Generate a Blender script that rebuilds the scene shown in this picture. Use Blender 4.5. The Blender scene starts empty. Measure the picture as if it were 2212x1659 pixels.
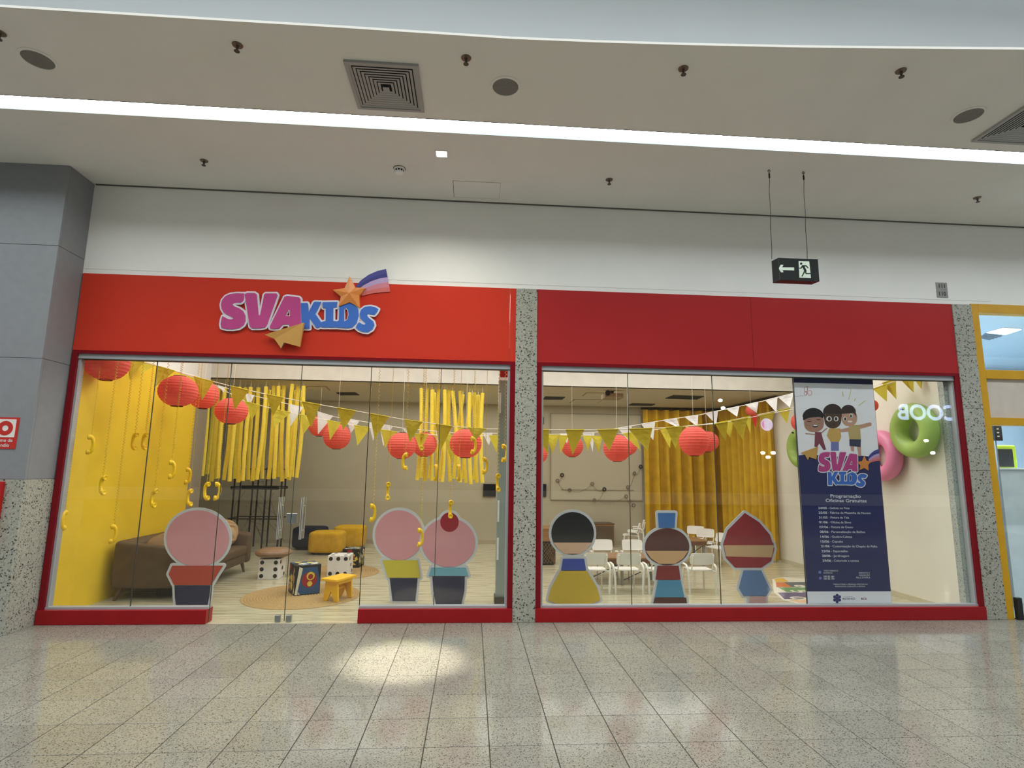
import bpy, bmesh, math, random
from math import sin, cos, pi, radians
from mathutils import Vector, Matrix
from mathutils.geometry import tessellate_polygon

random.seed(7)
S = bpy.context.scene
COL = S.collection

# ------------------------------------------------------------------ camera
F_PX = 1200.366
YAW, PITCH, ROLL = radians(3.98073), radians(8.72510), radians(0.76659)
CAM = Vector((-0.29198, -6.51973, 1.68860))
_f = Vector((sin(YAW) * cos(PITCH), cos(YAW) * cos(PITCH), sin(PITCH)))
_r0 = Vector((cos(YAW), -sin(YAW), 0.0))
_u0 = _r0.cross(_f)
CR = cos(ROLL) * _r0 + sin(ROLL) * _u0
CU = -sin(ROLL) * _r0 + cos(ROLL) * _u0
CF = _f
cd = bpy.data.cameras.new('camera')
cd.sensor_fit = 'HORIZONTAL'
cd.sensor_width = 36.0
cd.lens = F_PX * 36.0 / 2212.0
cd.clip_start = 0.05
cd.clip_end = 200
cam = bpy.data.objects.new('camera', cd)
COL.objects.link(cam)
cam.matrix_world = Matrix(((CR.x, CU.x, -CF.x, CAM.x), (CR.y, CU.y, -CF.y, CAM.y), (CR.z, CU.z, -CF.z, CAM.z), (0, 0, 0, 1)))
S.camera = cam

# ------------------------------------------------------------------ world, lights, exposure
S.view_settings.view_transform = 'Standard'
S.view_settings.look = 'None'
S.view_settings.gamma = 1.0
S.view_settings.exposure = 0.28
S.view_settings.use_curve_mapping = False
w = bpy.data.worlds.new('world')
S.world = w
w.use_nodes = True
w.node_tree.nodes['Background'].inputs[0].default_value = (0.86, 0.92, 0.94, 1)
w.node_tree.nodes['Background'].inputs[1].default_value = 0.6


def area(name, loc, sx, sy, power, col, rot=(0, 0, 0)):
    d = bpy.data.lights.new(name, 'AREA')
    d.shape = 'RECTANGLE'
    d.size, d.size_y = sx, sy
    d.energy = power
    d.color = col
    o = bpy.data.objects.new(name, d)
    o.location = loc
    o.rotation_euler = rot
    COL.objects.link(o)
    return o


def spot(name, loc, power, col, ang, blend, size=0.05, rot=(0, 0, 0)):
    d = bpy.data.lights.new(name, 'SPOT')
    d.energy = power
    d.color = col
    d.spot_size = radians(ang)
    d.spot_blend = blend
    d.shadow_soft_size = size
    o = bpy.data.objects.new(name, d)
    o.location = loc
    o.rotation_euler = rot
    COL.objects.link(o)
    return o


area('skylight', (0.5, -5.8, 7.9), 20, 5.4, 960, (0.97, 0.99, 1.0))
area('added_uplight', (0.5, -2.0, 5.5), 18, 0.8, 48, (0.86, 0.93, 1.0), (pi, 0, 0))  # added unseen light that brightens the upper wall; no fitting is built
area('shop_front_lamps', (0.45, 1.45, 4.1), 9.6, 2.0, 200, (1.0, 0.99, 0.97))
area('shop_rear_fill', (0.45, 5.0, 3.17), 9.0, 2.2, 84, (1.0, 0.98, 0.94))  # added fill that lifts the dim rear room, not a lamp there
area('neighbour_shop_lamps', (8.2, 2.4, 3.96), 3.4, 3.4, 380, (0.72, 0.86, 1.0))
spot('ceiling_spot_beam', (-0.69, -1.03, 4.93), 2100, (1.0, 0.93, 0.76), 15.5, 0.85, 0.04, (radians(-2.2), radians(2.0), 0))
spot('ceiling_spot_spill', (-0.69, -1.03, 4.93), 55, (1.0, 0.92, 0.75), 140, 1.0, 0.06)


# ------------------------------------------------------------------ helpers
def ray(px, py):
    return (px - 1106.0) / F_PX * CR - (py - 829.5) / F_PX * CU + CF


def at(px, py, Y):
    d = ray(px, py)
    return CAM + d * ((Y - CAM.y) / d.y)


def atz(px, py, Z):
    d = ray(px, py)
    return CAM + d * ((Z - CAM.z) / d.z)


def atx(px, py, X):
    d = ray(px, py)
    return CAM + d * ((X - CAM.x) / d.x)


def proj(p):
    d = Vector(p) - CAM
    zz = d.dot(CF)
    return (1106 + F_PX * d.dot(CR) / zz, 829.5 - F_PX * d.dot(CU) / zz, zz)


def lin(v):
    v = v / 255.0
    return v / 12.92 if v <= 0.04045 else ((v + 0.055) / 1.055) ** 2.4


def C(r, g, b):
    return (lin(r), lin(g), lin(b))


MATS = {}


def nodes(name):
    m = bpy.data.materials.new(name)
    m.use_nodes = True
    nt = m.node_tree
    return m, nt, nt.nodes['Principled BSDF']


def mat(name, rgb, rough=0.5, spec=0.5, var=0.05, scale=6.0, metal=0.0, bump=0.0, bscale=60.0, stretch=(1, 1, 1), trans=0.0):
    if name in MATS:
        return MATS[name]
    m, nt, b = nodes(name)
    tc = nt.nodes.new('ShaderNodeTexCoord')
    mp = nt.nodes.new('ShaderNodeMapping')
    mp.inputs['Scale'].default_value = stretch
    nt.links.new(tc.outputs['Object'], mp.inputs['Vector'])
    n = nt.nodes.new('ShaderNodeTexNoise')
    n.inputs['Scale'].default_value = scale
    n.inputs['Detail'].default_value = 4
    nt.links.new(mp.outputs[0], n.inputs['Vector'])
    r = nt.nodes.new('ShaderNodeValToRGB')
    r.color_ramp.elements[0].position = 0.3
    r.color_ramp.elements[1].position = 0.7
    r.color_ramp.elements[0].color = tuple(max(0, c * (1 - var)) for c in rgb) + (1,)
    r.color_ramp.elements[1].color = tuple(min(1, c * (1 + var)) for c in rgb) + (1,)
    nt.links.new(n.outputs['Fac'], r.inputs['Fac'])
    nt.links.new(r.outputs['Color'], b.inputs['Base Color'])
    b.inputs['Roughness'].default_value = rough
    b.inputs['Specular IOR Level'].default_value = spec
    b.inputs['Metallic'].default_value = metal
    if bump:
        n2 = nt.nodes.new('ShaderNodeTexNoise')
        n2.inputs['Scale'].default_value = bscale
        nt.links.new(mp.outputs[0], n2.inputs['Vector'])
        bp = nt.nodes.new('ShaderNodeBump')
        bp.inputs['Strength'].default_value = bump
        bp.inputs['Distance'].default_value = 0.01
        nt.links.new(n2.outputs['Fac'], bp.inputs['Height'])
        nt.links.new(bp.outputs[0], b.inputs['Normal'])
    if trans:
        out = nt.nodes['Material Output']
        tr = nt.nodes.new('ShaderNodeBsdfTranslucent')
        nt.links.new(r.outputs['Color'], tr.inputs['Color'])
        mx = nt.nodes.new('ShaderNodeMixShader')
        mx.inputs[0].default_value = trans
        nt.links.new(b.outputs[0], mx.inputs[1])
        nt.links.new(tr.outputs[0], mx.inputs[2])
        nt.links.new(mx.outputs[0], out.inputs['Surface'])
    MATS[name] = m
    return m


def emit(name, rgb, strength):
    if name in MATS:
        return MATS[name]
    m, nt, b = nodes(name)
    b.inputs['Base Color'].default_value = (0.02, 0.02, 0.02, 1)
    b.inputs['Emission Color'].default_value = rgb + (1,)
    b.inputs['Emission Strength'].default_value = strength
    MATS[name] = m
    return m


def granite(name, base, dark, rough, sc=55.0, tint=0.0, thr=0.23, spec=0.5):
    m, nt, b = nodes(name)
    L = nt.links.new
    g = nt.nodes.new('ShaderNodeNewGeometry')
    v = nt.nodes.new('ShaderNodeTexVoronoi')
    v.inputs['Scale'].default_value = sc
    L(g.outputs['Position'], v.inputs['Vector'])
    r = nt.nodes.new('ShaderNodeValToRGB')
    r.color_ramp.interpolation = 'CONSTANT'
    e = r.color_ramp.elements
    e[0].position = 0.0
    e[0].color = dark + (1,)
    e[1].position = thr * 0.55
    e[1].color = tuple(0.62 * c for c in base) + (1,)
    for p, k in ((thr, 0.9), (0.5, 1.0), (0.66, 1.1), (0.85, 0.96)):
        q = e.new(p)
        q.color = tuple(k * c for c in base) + (1,)
    sep = nt.nodes.new('ShaderNodeSeparateColor')
    L(v.outputs['Color'], sep.inputs[0])
    L(sep.outputs[0], r.inputs['Fac'])
    n = nt.nodes.new('ShaderNodeTexNoise')
    n.inputs['Scale'].default_value = 1.3
    L(g.outputs['Position'], n.inputs['Vector'])
    oi = nt.nodes.new('ShaderNodeObjectInfo')
    a = nt.nodes.new('ShaderNodeMath')
    a.operation = 'MULTIPLY_ADD'
    a.inputs[1].default_value = tint
    a.inputs[2].default_value = 1.0 - tint * 0.5
    L(oi.outputs['Random'], a.inputs[0])
    mr = nt.nodes.new('ShaderNodeMapRange')
    mr.inputs['From Min'].default_value = 0.3
    mr.inputs['From Max'].default_value = 0.7
    mr.inputs['To Min'].default_value = 0.93
    mr.inputs['To Max'].default_value = 1.07
    L(n.outputs['Fac'], mr.inputs['Value'])
    mm = nt.nodes.new('ShaderNodeMath')
    mm.operation = 'MULTIPLY'
    L(a.outputs[0], mm.inputs[0])
    L(mr.outputs[0], mm.inputs[1])
    mul = nt.nodes.new('ShaderNodeVectorMath')
    mul.operation = 'SCALE'
    L(r.outputs['Color'], mul.inputs[0])
    L(mm.outputs[0], mul.inputs['Scale'])
    L(mul.outputs[0], b.inputs['Base Color'])
    b.inputs['Roughness'].default_value = rough
    b.inputs['Specular IOR Level'].default_value = spec
    MATS[name] = m
    return m


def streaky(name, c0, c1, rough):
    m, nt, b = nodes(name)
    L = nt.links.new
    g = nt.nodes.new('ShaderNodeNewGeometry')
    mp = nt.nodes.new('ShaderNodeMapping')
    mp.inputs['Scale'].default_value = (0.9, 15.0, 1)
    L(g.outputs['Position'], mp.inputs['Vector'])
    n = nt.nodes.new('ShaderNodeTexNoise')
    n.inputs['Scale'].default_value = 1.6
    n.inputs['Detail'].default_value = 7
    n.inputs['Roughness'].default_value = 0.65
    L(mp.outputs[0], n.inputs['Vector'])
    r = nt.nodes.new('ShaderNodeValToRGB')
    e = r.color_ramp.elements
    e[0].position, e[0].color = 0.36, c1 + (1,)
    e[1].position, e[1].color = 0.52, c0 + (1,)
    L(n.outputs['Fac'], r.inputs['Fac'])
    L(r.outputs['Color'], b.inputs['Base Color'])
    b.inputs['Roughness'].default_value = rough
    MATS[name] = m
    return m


def glass(name, tint):
    m, nt, b = nodes(name)
    L = nt.links.new
    nt.nodes.remove(b)
    out = nt.nodes['Material Output']
    g = nt.nodes.new('ShaderNodeNewGeometry')
    d = nt.nodes.new('ShaderNodeVectorMath')
    d.operation = 'DOT_PRODUCT'
    L(g.outputs['Normal'], d.inputs[0])
    L(g.outputs['Incoming'], d.inputs[1])

    def mth(op, a, v=None):
        x = nt.nodes.new('ShaderNodeMath')
        x.operation = op
        L(a, x.inputs[0])
        if v is not None:
            x.inputs[1].default_value = v
        return x
    a = mth('ABSOLUTE', d.outputs['Value'])
    s = nt.nodes.new('ShaderNodeMath')
    s.operation = 'SUBTRACT'
    s.inputs[0].default_value = 1.0
    L(a.outputs[0], s.inputs[1])
    p = mth('POWER', s.outputs[0], 5.0)
    q = mth('MULTIPLY', p.outputs[0], 0.96)
    f = mth('ADD', q.outputs[0], 0.04)
    t = nt.nodes.new('ShaderNodeBsdfTransparent')
    t.inputs[0].default_value = tint + (1,)
    gl = nt.nodes.new('ShaderNodeBsdfGlossy')
    gl.inputs['Roughness'].default_value = 0.0
    gl.inputs['Color'].default_value = (1, 1, 1, 1)
    mx = nt.nodes.new('ShaderNodeMixShader')
    L(f.outputs[0], mx.inputs[0])
    L(t.outputs[0], mx.inputs[1])
    L(gl.outputs[0], mx.inputs[2])
    L(mx.outputs[0], out.inputs['Surface'])
    MATS[name] = m
    return m


ORIGIN = {}


class MB:
    def __init__(self):
        self.v, self.f, self.mi = [], [], []
        self.k = 0

    def mtl(self, k):
        self.k = k
        return self

    def add(self, vs, fs):
        o = len(self.v)
        self.v += [Vector(p) for p in vs]
        for f in fs:
            self.f.append([i + o for i in f])
            self.mi.append(self.k)
        return self

    def box(self, x0, x1, y0, y1, z0, z1, M=None):
        vs = [Vector((x, y, z)) for x in (x0, x1) for y in (y0, y1) for z in (z0, z1)]
        if M is not None:
            vs = [M @ p for p in vs]
        return self.add(vs, [(0, 1, 3, 2), (4, 6, 7, 5), (0, 4, 5, 1), (2, 3, 7, 6), (0, 2, 6, 4), (1, 5, 7, 3)])

    def hexa(self, p):
        return self.add(p, [(0, 1, 2, 3), (7, 6, 5, 4), (0, 4, 5, 1), (1, 5, 6, 2), (2, 6, 7, 3), (3, 7, 4, 0)])

    def tube(self, path, r, n=6, closed=False, cap=True, rfun=None):
        path = [Vector(p) for p in path]
        N = len(path)
        vs, fs = [], []
        up = None
        for i, p in enumerate(path):
            a = path[(i - 1) % N] if (closed or i > 0) else path[i]
            b = path[(i + 1) % N] if (closed or i < N - 1) else path[i]
            t = (b - a)
            t = t.normalized() if t.length > 1e-9 else Vector((0, 0, 1))
            if up is None:
                up = Vector((0, 0, 1)) if abs(t.z) < 0.9 else Vector((0, 1, 0))
            s = t.cross(up)
            if s.length < 1e-6:
                s = t.cross(Vector((1, 0, 0)))
            s.normalize()
            up = s.cross(t).normalized()
            rr = rfun(i / max(1, N - 1)) if rfun else r
            for j in range(n):
                q = 2 * pi * j / n
                vs.append(p + rr * (cos(q) * s + sin(q) * up))
        for i in range(N if closed else N - 1):
            for j in range(n):
                a, b = i * n + j, i * n + (j + 1) % n
                c, d = ((i + 1) % N) * n + (j + 1) % n, ((i + 1) % N) * n + j
                fs.append((a, b, c, d))
        if cap and not closed:
            fs.append(tuple(range(n))[::-1])
            fs.append(tuple((N - 1) * n + j for j in range(n)))
        return self.add(vs, fs)

    def cyl(self, p0, p1, r, n=12):
        return self.tube([p0, p1], r, n)

    def lathe(self, prof, n, M=None, cap=False):
        vs, fs = [], []
        for (r, z) in prof:
            for j in range(n):
                q = 2 * pi * j / n
                vs.append(Vector((r * cos(q), r * sin(q), z)))
        m = len(prof)
        for i in range(m - 1):
            for j in range(n):
                fs.append((i * n + j, i * n + (j + 1) % n, (i + 1) * n + (j + 1) % n, (i + 1) * n + j))
        if cap:
            fs.append(tuple(range(n))[::-1])
            fs.append(tuple((m - 1) * n + j for j in range(n)))
        if M is not None:
            vs = [M @ p for p in vs]
        return self.add(vs, fs)

    def super(self, c, rx, ry, rz, e1=0.5, e2=0.5, nu=20, nv=12, M=None, fn=None):
        def sp(x, e):
            return math.copysign(abs(x) ** e, x)
        vs, fs = [], []
        for i in range(nv + 1):
            a = -pi / 2 + pi * i / nv
            for j in range(nu):
                b = 2 * pi * j / nu
                p = Vector((rx * sp(cos(a), e1) * sp(cos(b), e2), ry * sp(cos(a), e1) * sp(sin(b), e2), rz * sp(sin(a), e1)))
                if fn:
                    p = fn(p)
                if M is not None:
                    p = M @ p
                vs.append(Vector(c) + p)
        for i in range(nv):
            for j in range(nu):
                fs.append((i * nu + j, i * nu + (j + 1) % nu, (i + 1) * nu + (j + 1) % nu, (i + 1) * nu + j))
        return self.add(vs, fs)

    def torus(self, c, R, r, nu=32, nv=12, M=None):
        vs, fs = [], []
        for i in range(nu):
            a = 2 * pi * i / nu
            for j in range(nv):
                b = 2 * pi * j / nv
                p = Vector(((R + r * cos(b)) * cos(a), (R + r * cos(b)) * sin(a), r * sin(b)))
                if M is not None:
                    p = M @ p
                vs.append(Vector(c) + p)
        for i in range(nu):
            for j in range(nv):
                fs.append((i * nv + j, ((i + 1) % nu) * nv + j, ((i + 1) % nu) * nv + (j + 1) % nv, i * nv + (j + 1) % nv))
        return self.add(vs, fs)

    def slab(self, pts, d, holes=()):
        """flat outline (list of 3-D points, coplanar) given thickness d (vector)"""
        d = Vector(d)
        loops = [[Vector(p) for p in pts]] + [[Vector(p) for p in h] for h in holes]
        tri = tessellate_polygon(loops)
        fl = [p for l in loops for p in l]
        n = len(fl)
        fs = [tuple(t) for t in tri] + [tuple(i + n for i in t[::-1]) for t in tri]
        o = 0
        for l in loops:
            k = len(l)
            for i in range(k):
                a, b = o + i, o + (i + 1) % k
                fs.append((a, b, b + n, a + n))
            o += k
        return self.add(fl + [p + d for p in fl], fs)

    def build(self, name, mats, parent=None, smooth=False, bevel=0.0, seg=2, angle=None):
        off = ORIGIN.get(parent.name, Vector()) if parent else Vector()
        me = bpy.data.meshes.new(name)
        me.from_pydata([tuple(p - off) for p in self.v], [], self.f)
        if not isinstance(mats, (list, tuple)):
            mats = [mats]
        for m in mats:
            me.materials.append(m)
        if len(mats) > 1:
            me.polygons.foreach_set('material_index', self.mi)
        bm = bmesh.new()
        bm.from_mesh(me)
        if bevel:
            es = [e for e in bm.edges if len(e.link_faces) == 2 and e.calc_face_angle(0) > 0.5]
            bmesh.ops.bevel(bm, geom=es, offset=bevel, segments=seg, profile=0.5, affect='EDGES', clamp_overlap=True)
        bmesh.ops.recalc_face_normals(bm, faces=bm.faces)
        bm.to_mesh(me)
        bm.free()
        if smooth:
            me.polygons.foreach_set('use_smooth', [True] * len(me.polygons))
            if angle:
                me.set_sharp_from_angle(angle=radians(angle))
        me.update()
        o = bpy.data.objects.new(name, me)
        COL.objects.link(o)
        if parent:
            o.parent = parent
            ORIGIN[o.name] = off
        return o


def tag(o, label, cat, group=None, kind=None):
    if label:
        o['label'] = label
    if cat:
        o['category'] = cat
    if group:
        o['group'] = group
    if kind:
        o['kind'] = kind
    return o


def thing(name, loc, label, cat, group=None):
    o = bpy.data.objects.new(name, None)
    o.empty_display_size = 0.1
    o.location = loc
    COL.objects.link(o)
    ORIGIN[o.name] = Vector(loc)
    return tag(o, label, cat, group)


ORD = 'first second third fourth fifth sixth seventh eighth ninth tenth eleventh twelfth thirteenth fourteenth fifteenth sixteenth'.split()


def struct_root(name, loc=(0, 0, 0)):
    o = bpy.data.objects.new(name, None)
    o.location = loc
    COL.objects.link(o)
    ORIGIN[o.name] = Vector(loc)
    o['kind'] = 'structure'
    return o


def struct(name, mb, m, parent=None, **k):
    o = mb.build(name, m, parent, **k)
    if not parent:
        o['kind'] = 'structure'
    return o


def copy_tree(o, parent=None):
    c = o.copy()
    COL.objects.link(c)
    if parent:
        c.parent = parent
    for ch in o.children:
        copy_tree(ch, c)
    return c


def text_mb(mb, s, x0, z0, h, Y, facing=-1, width=None, bold=0.0, depth=0.002, align='L', slant=0.0):
    """flat lettering: baseline at (x0,z0) on plane y=Y; h = cap height"""
    cu = bpy.data.curves.new('txt', 'FONT')
    cu.body = s
    cu.size = 1.0
    cu.offset = bold if bold <= 0.012 else 0.0
    cu.shear = slant
    cu.fill_mode = 'FRONT'
    ob = bpy.data.objects.new('txt', cu)
    COL.objects.link(ob)
    dg = bpy.context.evaluated_depsgraph_get()
    me = bpy.data.meshes.new_from_object(ob.evaluated_get(dg))
    bpy.data.objects.remove(ob)
    vs = [v.co.copy() for v in me.vertices]
    fs = [tuple(p.vertices) for p in me.polygons]
    bpy.data.meshes.remove(me)
    if not vs:
        return mb
    xa, xb = min(p.x for p in vs), max(p.x for p in vs)
    k = h / 0.69
    kx = width / (xb - xa) if width else k
    sh = {'L': 0.0, 'C': -(xb - xa) * kx / 2, 'R': -(xb - xa) * kx}[align]
    sg = -facing
    if bold > 0.012:
        e = (bold - 0.010) * h / 0.69 * 1.3
        for q, (dx, dz) in enumerate(((-e, 0), (e, 0), (0, e), (0, -e))):
            mb.add([Vector((x0 + dx + sg * ((p.x - xa) * kx + sh), Y + 0.00012 * (q + 1) * sg, z0 + dz + p.y * k)) for p in vs], fs)
    out = [Vector((x0 + sg * ((p.x - xa) * kx + sh), Y, z0 + p.y * k)) for p in vs]
    return mb.add(out, fs)


# ------------------------------------------------------------------ materials
M_ceil = mat('ceiling paint', C(226, 226, 220), 0.9, 0.2, 0.02, 2)
M_upper = mat('upper ceiling paint', C(203, 208, 209), 0.9, 0.2, 0.015, 1)
M_wall = mat('white wall paint', C(240, 240, 237), 0.85, 0.25, 0.02, 1.5)
M_tile = granite('polished granite floor', C(140, 138, 127), C(74, 71, 63), 0.10, 170, 0.14, 0.17, 0.28)
M_gran = granite('granite cladding', C(168, 168, 156), C(60, 60, 57), 0.35, 78, 0.04, 0.17)
M_grout = mat('dark joint', C(70, 66, 58), 0.8)
M_colp = mat('grey column panel', C(134, 136, 140), 0.55, 0.4, 0.04, 12)
M_redL = mat('orange red fascia laminate', (0.60, 0.045, 0.024), 0.25, 0.25, 0.02, 2)
M_redR = mat('crimson fascia laminate', (0.41, 0.026, 0.028), 0.30, 0.2, 0.03, 2)
M_frame = mat('dark red frame enamel', (0.20, 0.007, 0.013), 0.3, 0.2, 0.05, 5)
M_sill = mat('red sill enamel', (0.31, 0.010, 0.014), 0.25, 0.25, 0.05, 5)
M_alu = mat('grey aluminium channel', C(176, 180, 184), 0.4, 0.5, 0.02, 4, metal=0.25)
M_seal = mat('dark silicone joint', C(58, 60, 52), 0.6)
M_glass = glass('shop glass', (0.965, 0.985, 0.97))
M_chrome = mat('polished chrome', (0.75, 0.76, 0.76), 0.12, 0.5, 0.02, 4, metal=1.0)
M_black = mat('black plastic', (0.012, 0.012, 0.013), 0.45)
M_white = mat('white enamel', C(232, 232, 228), 0.4)
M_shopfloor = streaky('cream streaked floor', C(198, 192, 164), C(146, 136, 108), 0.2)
M_yel = mat('yellow wall paint', C(236, 200, 46), 0.55, 0.4, 0.04, 3)
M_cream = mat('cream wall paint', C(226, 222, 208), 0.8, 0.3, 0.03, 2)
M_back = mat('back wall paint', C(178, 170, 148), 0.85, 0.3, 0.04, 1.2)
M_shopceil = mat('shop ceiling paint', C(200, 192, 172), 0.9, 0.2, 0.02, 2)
M_phone = mat('yellow plastic', C(248, 200, 16), 0.35, 0.5, 0.03, 8)
M_noodle = mat('yellow foam', C(246, 222, 84), 0.85, 0.2, 0.05, 20, bump=0.2, bscale=150)
M_lantern = mat('red lantern paper', C(246, 126, 112), 0.75, 0.2, 0.06, 14, trans=0.42)
M_wire = mat('thin dark wire', (0.03, 0.025, 0.02), 0.5, 0.5, metal=0.6)
M_flagY = mat('yellow pennant paper', C(224, 214, 84), 0.8, 0.2, 0.06, 10, trans=0.5)
M_flagW = mat('white pennant paper', C(236, 236, 234), 0.8, 0.2, 0.03, 10, trans=0.3)
M_flagR = mat('red pennant paper', C(210, 60, 40), 0.8, 0.2, 0.03, 10, trans=0.3)
M_string = mat('white string', C(236, 232, 214), 0.8)
M_curt = mat('mustard curtain cloth', C(204, 164, 46), 0.9, 0.15, 0.10, 5, bump=0.2, bscale=120)
M_leather = mat('brown suede', C(92, 74, 54), 0.6, 0.35, 0.14, 7, bump=0.15, bscale=30)
M_leather2 = mat('tan leather', C(142, 112, 84), 0.4, 0.5, 0.14, 9, bump=0.2, bscale=25)
M_wood = mat('brown table wood', C(146, 106, 66), 0.45, 0.4, 0.16, 3, stretch=(1, 12, 12))
M_leg = mat('walnut leg', C(96, 72, 50), 0.5)
M_jute = mat('woven jute', C(176, 148, 102), 0.95, 0.1, 0.16, 60, bump=0.6, bscale=180)
M_chair = mat('white chair plastic', C(236, 234, 226), 0.4, 0.5, 0.02, 5)
M_navy = mat('navy velvet', C(34, 34, 48), 0.85, 0.2, 0.15, 12)
M_mus = mat('mustard velvet', C(206, 162, 34), 0.85, 0.2, 0.10, 12)
M_stool = mat('yellow painted wood', C(240, 184, 18), 0.45, 0.5, 0.06, 8)
M_board = mat('white foam board', C(206, 208, 212), 0.5, 0.4, 0.02, 5)
M_yframe = mat('yellow ochre frame', C(206, 156, 20), 0.45, 0.4, 0.05, 6)


def flat(name, r, g, b, rough=0.5):
    return mat(name, C(r, g, b), rough, 0.4, 0.03, 6)


# ------------------------------------------------------------------ mall floor
XL0, YR0, TS = -2.9431, -0.7958, 0.4
bs = struct('floor', MB().box(-14, 16, -16, 0.0, -0.30, -0.006), M_grout)
tile_me = None
g = 0.0028
tb = MB().box(-TS / 2 + 0.0032, TS / 2 - 0.0032, -TS / 2 + g, TS / 2 - g, -0.02, 0)
cells = []
for i in range(-28, 46):
    for j in range(-38, 2):
        cx, cy = XL0 + (i + .5) * TS, YR0 + (j + .5) * TS
        if cy > 0:
            continue
        cells.append((cx, cy))


def tile_score(c):
    d = Vector((c[0], c[1], 0)) - CAM
    if d.dot(CF) < 0.3:
        return 0
    x, y, z = proj((c[0], c[1], 0))
    if -60 < x < 2272 and y < 1720:
        return 1.0 / z
    return 0


cells.sort(key=tile_score, reverse=True)
rest = MB()
first = None
for k, (cx, cy) in enumerate(cells):
    if k < 300 and tile_score((cx, cy)) > 0:
        if first is None:
            first = tb.build('tile', M_tile, bs, bevel=0.0012, seg=1)
            first.location = (cx, cy, 0)
        else:
            o = first.copy()
            COL.objects.link(o)
            o.location = (cx, cy, 0)
    else:
        rest.box(cx - TS / 2 + g, cx + TS / 2 - g, cy - TS / 2 + g, cy + TS / 2 - g, -0.02, 0)
ro = rest.build('tile_field', M_tile, bs)
ro['kind'] = 'stuff'

# ------------------------------------------------------------------ shell of the mall
ZC = 4.983
# walkway ceiling with its light slot, front edge bowing out to the right
edge = []
for px, py in ((-300, -5), (0, 15), (370, 38), (740, 60), (1106, 84), (1290, 91.5), (1472, 97), (1700, 102), (1950, 105), (2212, 107), (2500, 108)):
    p = atz(px, py, ZC)
    edge.append((p.x, p.y))
edge = [(-14, edge[0][1])] + edge + [(14, edge[-1][1] - 1.4)]
SL0, SL1 = -1.612, -1.402
ce = MB()
ce.slab([Vector((x, y, ZC)) for x, y in edge] + [Vector((14, SL0, ZC)), Vector((-14, SL0, ZC))], (0, 0, 0.02))
ce.box(-14, 14, SL1, 0.02, ZC, ZC + 0.16)
ce.box(-14, 14, SL0 - 0.05, SL0 - 0.01, ZC + 0.02, ZC + 0.30)
ce.box(-14, 14, SL1, SL1 + 0.05, ZC + 0.16, ZC + 0.30)
ce.box(-14, 14, SL0 - 0.05, SL1 + 0.05, ZC + 0.30, ZC + 0.34)
struct('ceiling', ce, M_ceil)
ls = thing('slot_light', (0.3, (SL0 + SL1) / 2, ZC + 0.1), 'long bright white light slot recessed along the whole corridor ceiling', 'light')
LIT = [((0.90, 0.97, 1.0), 20.0), ((0.97, 1.0, 0.93), 19.5), ((0.90, 0.98, 0.98), 20.0), ((0.92, 0.98, 1.0), 20.5)]
xs = [-14, -4.6, -0.45, 2.9, 14]
for k in range(4):
    MB().box(xs[k] + 0.005, xs[k + 1] - 0.005, SL0 + 0.004, SL1 - 0.004, ZC + 0.062, ZC + 0.08).build('diffuser', emit('slot diffuser %d' % k, LIT[k][0], LIT[k][1]), ls)
MB().box(-14, 14, SL1 - 0.004, SL1, ZC + 0.0, ZC + 0.062).build('reflector', mat('slot reflector', (0.075, 0.08, 0.08), 0.8), ls)
MB().box(-14, 14, SL0 - 0.008, SL0 + 0.004, ZC + 0.0, ZC + 0.062).build('reflector', mat('slot reflector', (0.075, 0.08, 0.08), 0.8), ls)
struct('wall_front', MB().box(-4.86, 12, 0.015, 0.24, 3.874, ZC + 0.2), M_wall)
struct('trim_1', MB().box(-4.84, 12, 0.0, 0.03, ZC - 0.012, ZC), mat('shadow gap', C(96, 94, 88), 0.9))
struct('ceiling_upper', MB().box(-16, 18, -16, -1.2, 8.4, 8.5), M_upper)
struct('wall_upper', MB().box(-16, 18, -0.3, -0.1, ZC + 0.16, 8.4), M_upper)
# far side of the mall, seen only as reflections
YO = -13.0
struct('wall_opposite', MB().box(-16, 26, YO - 0.3, YO, -0.1, 8.4), mat('far mall wall', C(92, 88, 80), 0.8))
struct('trim_2', MB().box(-16, 26, YO, YO + 0.12, 0.55, 0.95), mat('far parapet', C(190, 184, 168), 0.6))
struct('trim_3', MB().box(-16, 26, YO, YO + 0.9, 5.7, 6.0), M_wall)


def mirrored(px, py):
    p = at(px, py, -YO)
    return p.x, p.z


xB, zt = mirrored(1937, 874)
xI, zb = mirrored(1937, 905)
xr, _ = mirrored(1765, 890)
x2, _ = mirrored(2072, 890)
sg = thing('lit_sign', (x2, YO + 0.1, zb), 'blue white illuminated lettering, seen mirrored in the right pane', 'sign')
# read from the shop front, right is -x: the word starts at larger x
wS = (x2 - xB) / 5.0
MBt = text_mb(MB(), 'SICOOB', x2 + wS * 0.95, zb, zt - zb, YO + 0.14, facing=1, width=(x2 - xB) + wS * 0.95, bold=0.035)
MBt.build('lettering', emit('blue white sign', (0.50, 0.60, 1.0), 7.5), sg)
MB().box(xB - 0.3, x2 + wS * 1.3, YO, YO + 0.1, zb - 0.25, zt + 0.25).build('backing', M_black, sg)
x, z = mirrored(1657, 917)
rs = thing('round_lit_sign', (x, YO, z), 'round lilac lit sign with magenta side, mirrored in right glass by curtain', 'sign')
MB().lathe([(0.001, 0), (0.21, 0), (0.23, 0.03), (0.001, 0.04)], 32, Matrix.Translation((x, YO + 0.06, z)) @ Matrix.Rotation(-pi / 2, 4, 'X')).build('face', emit('lilac sign face', (0.62, 0.58, 1.0), 7), rs)
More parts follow.
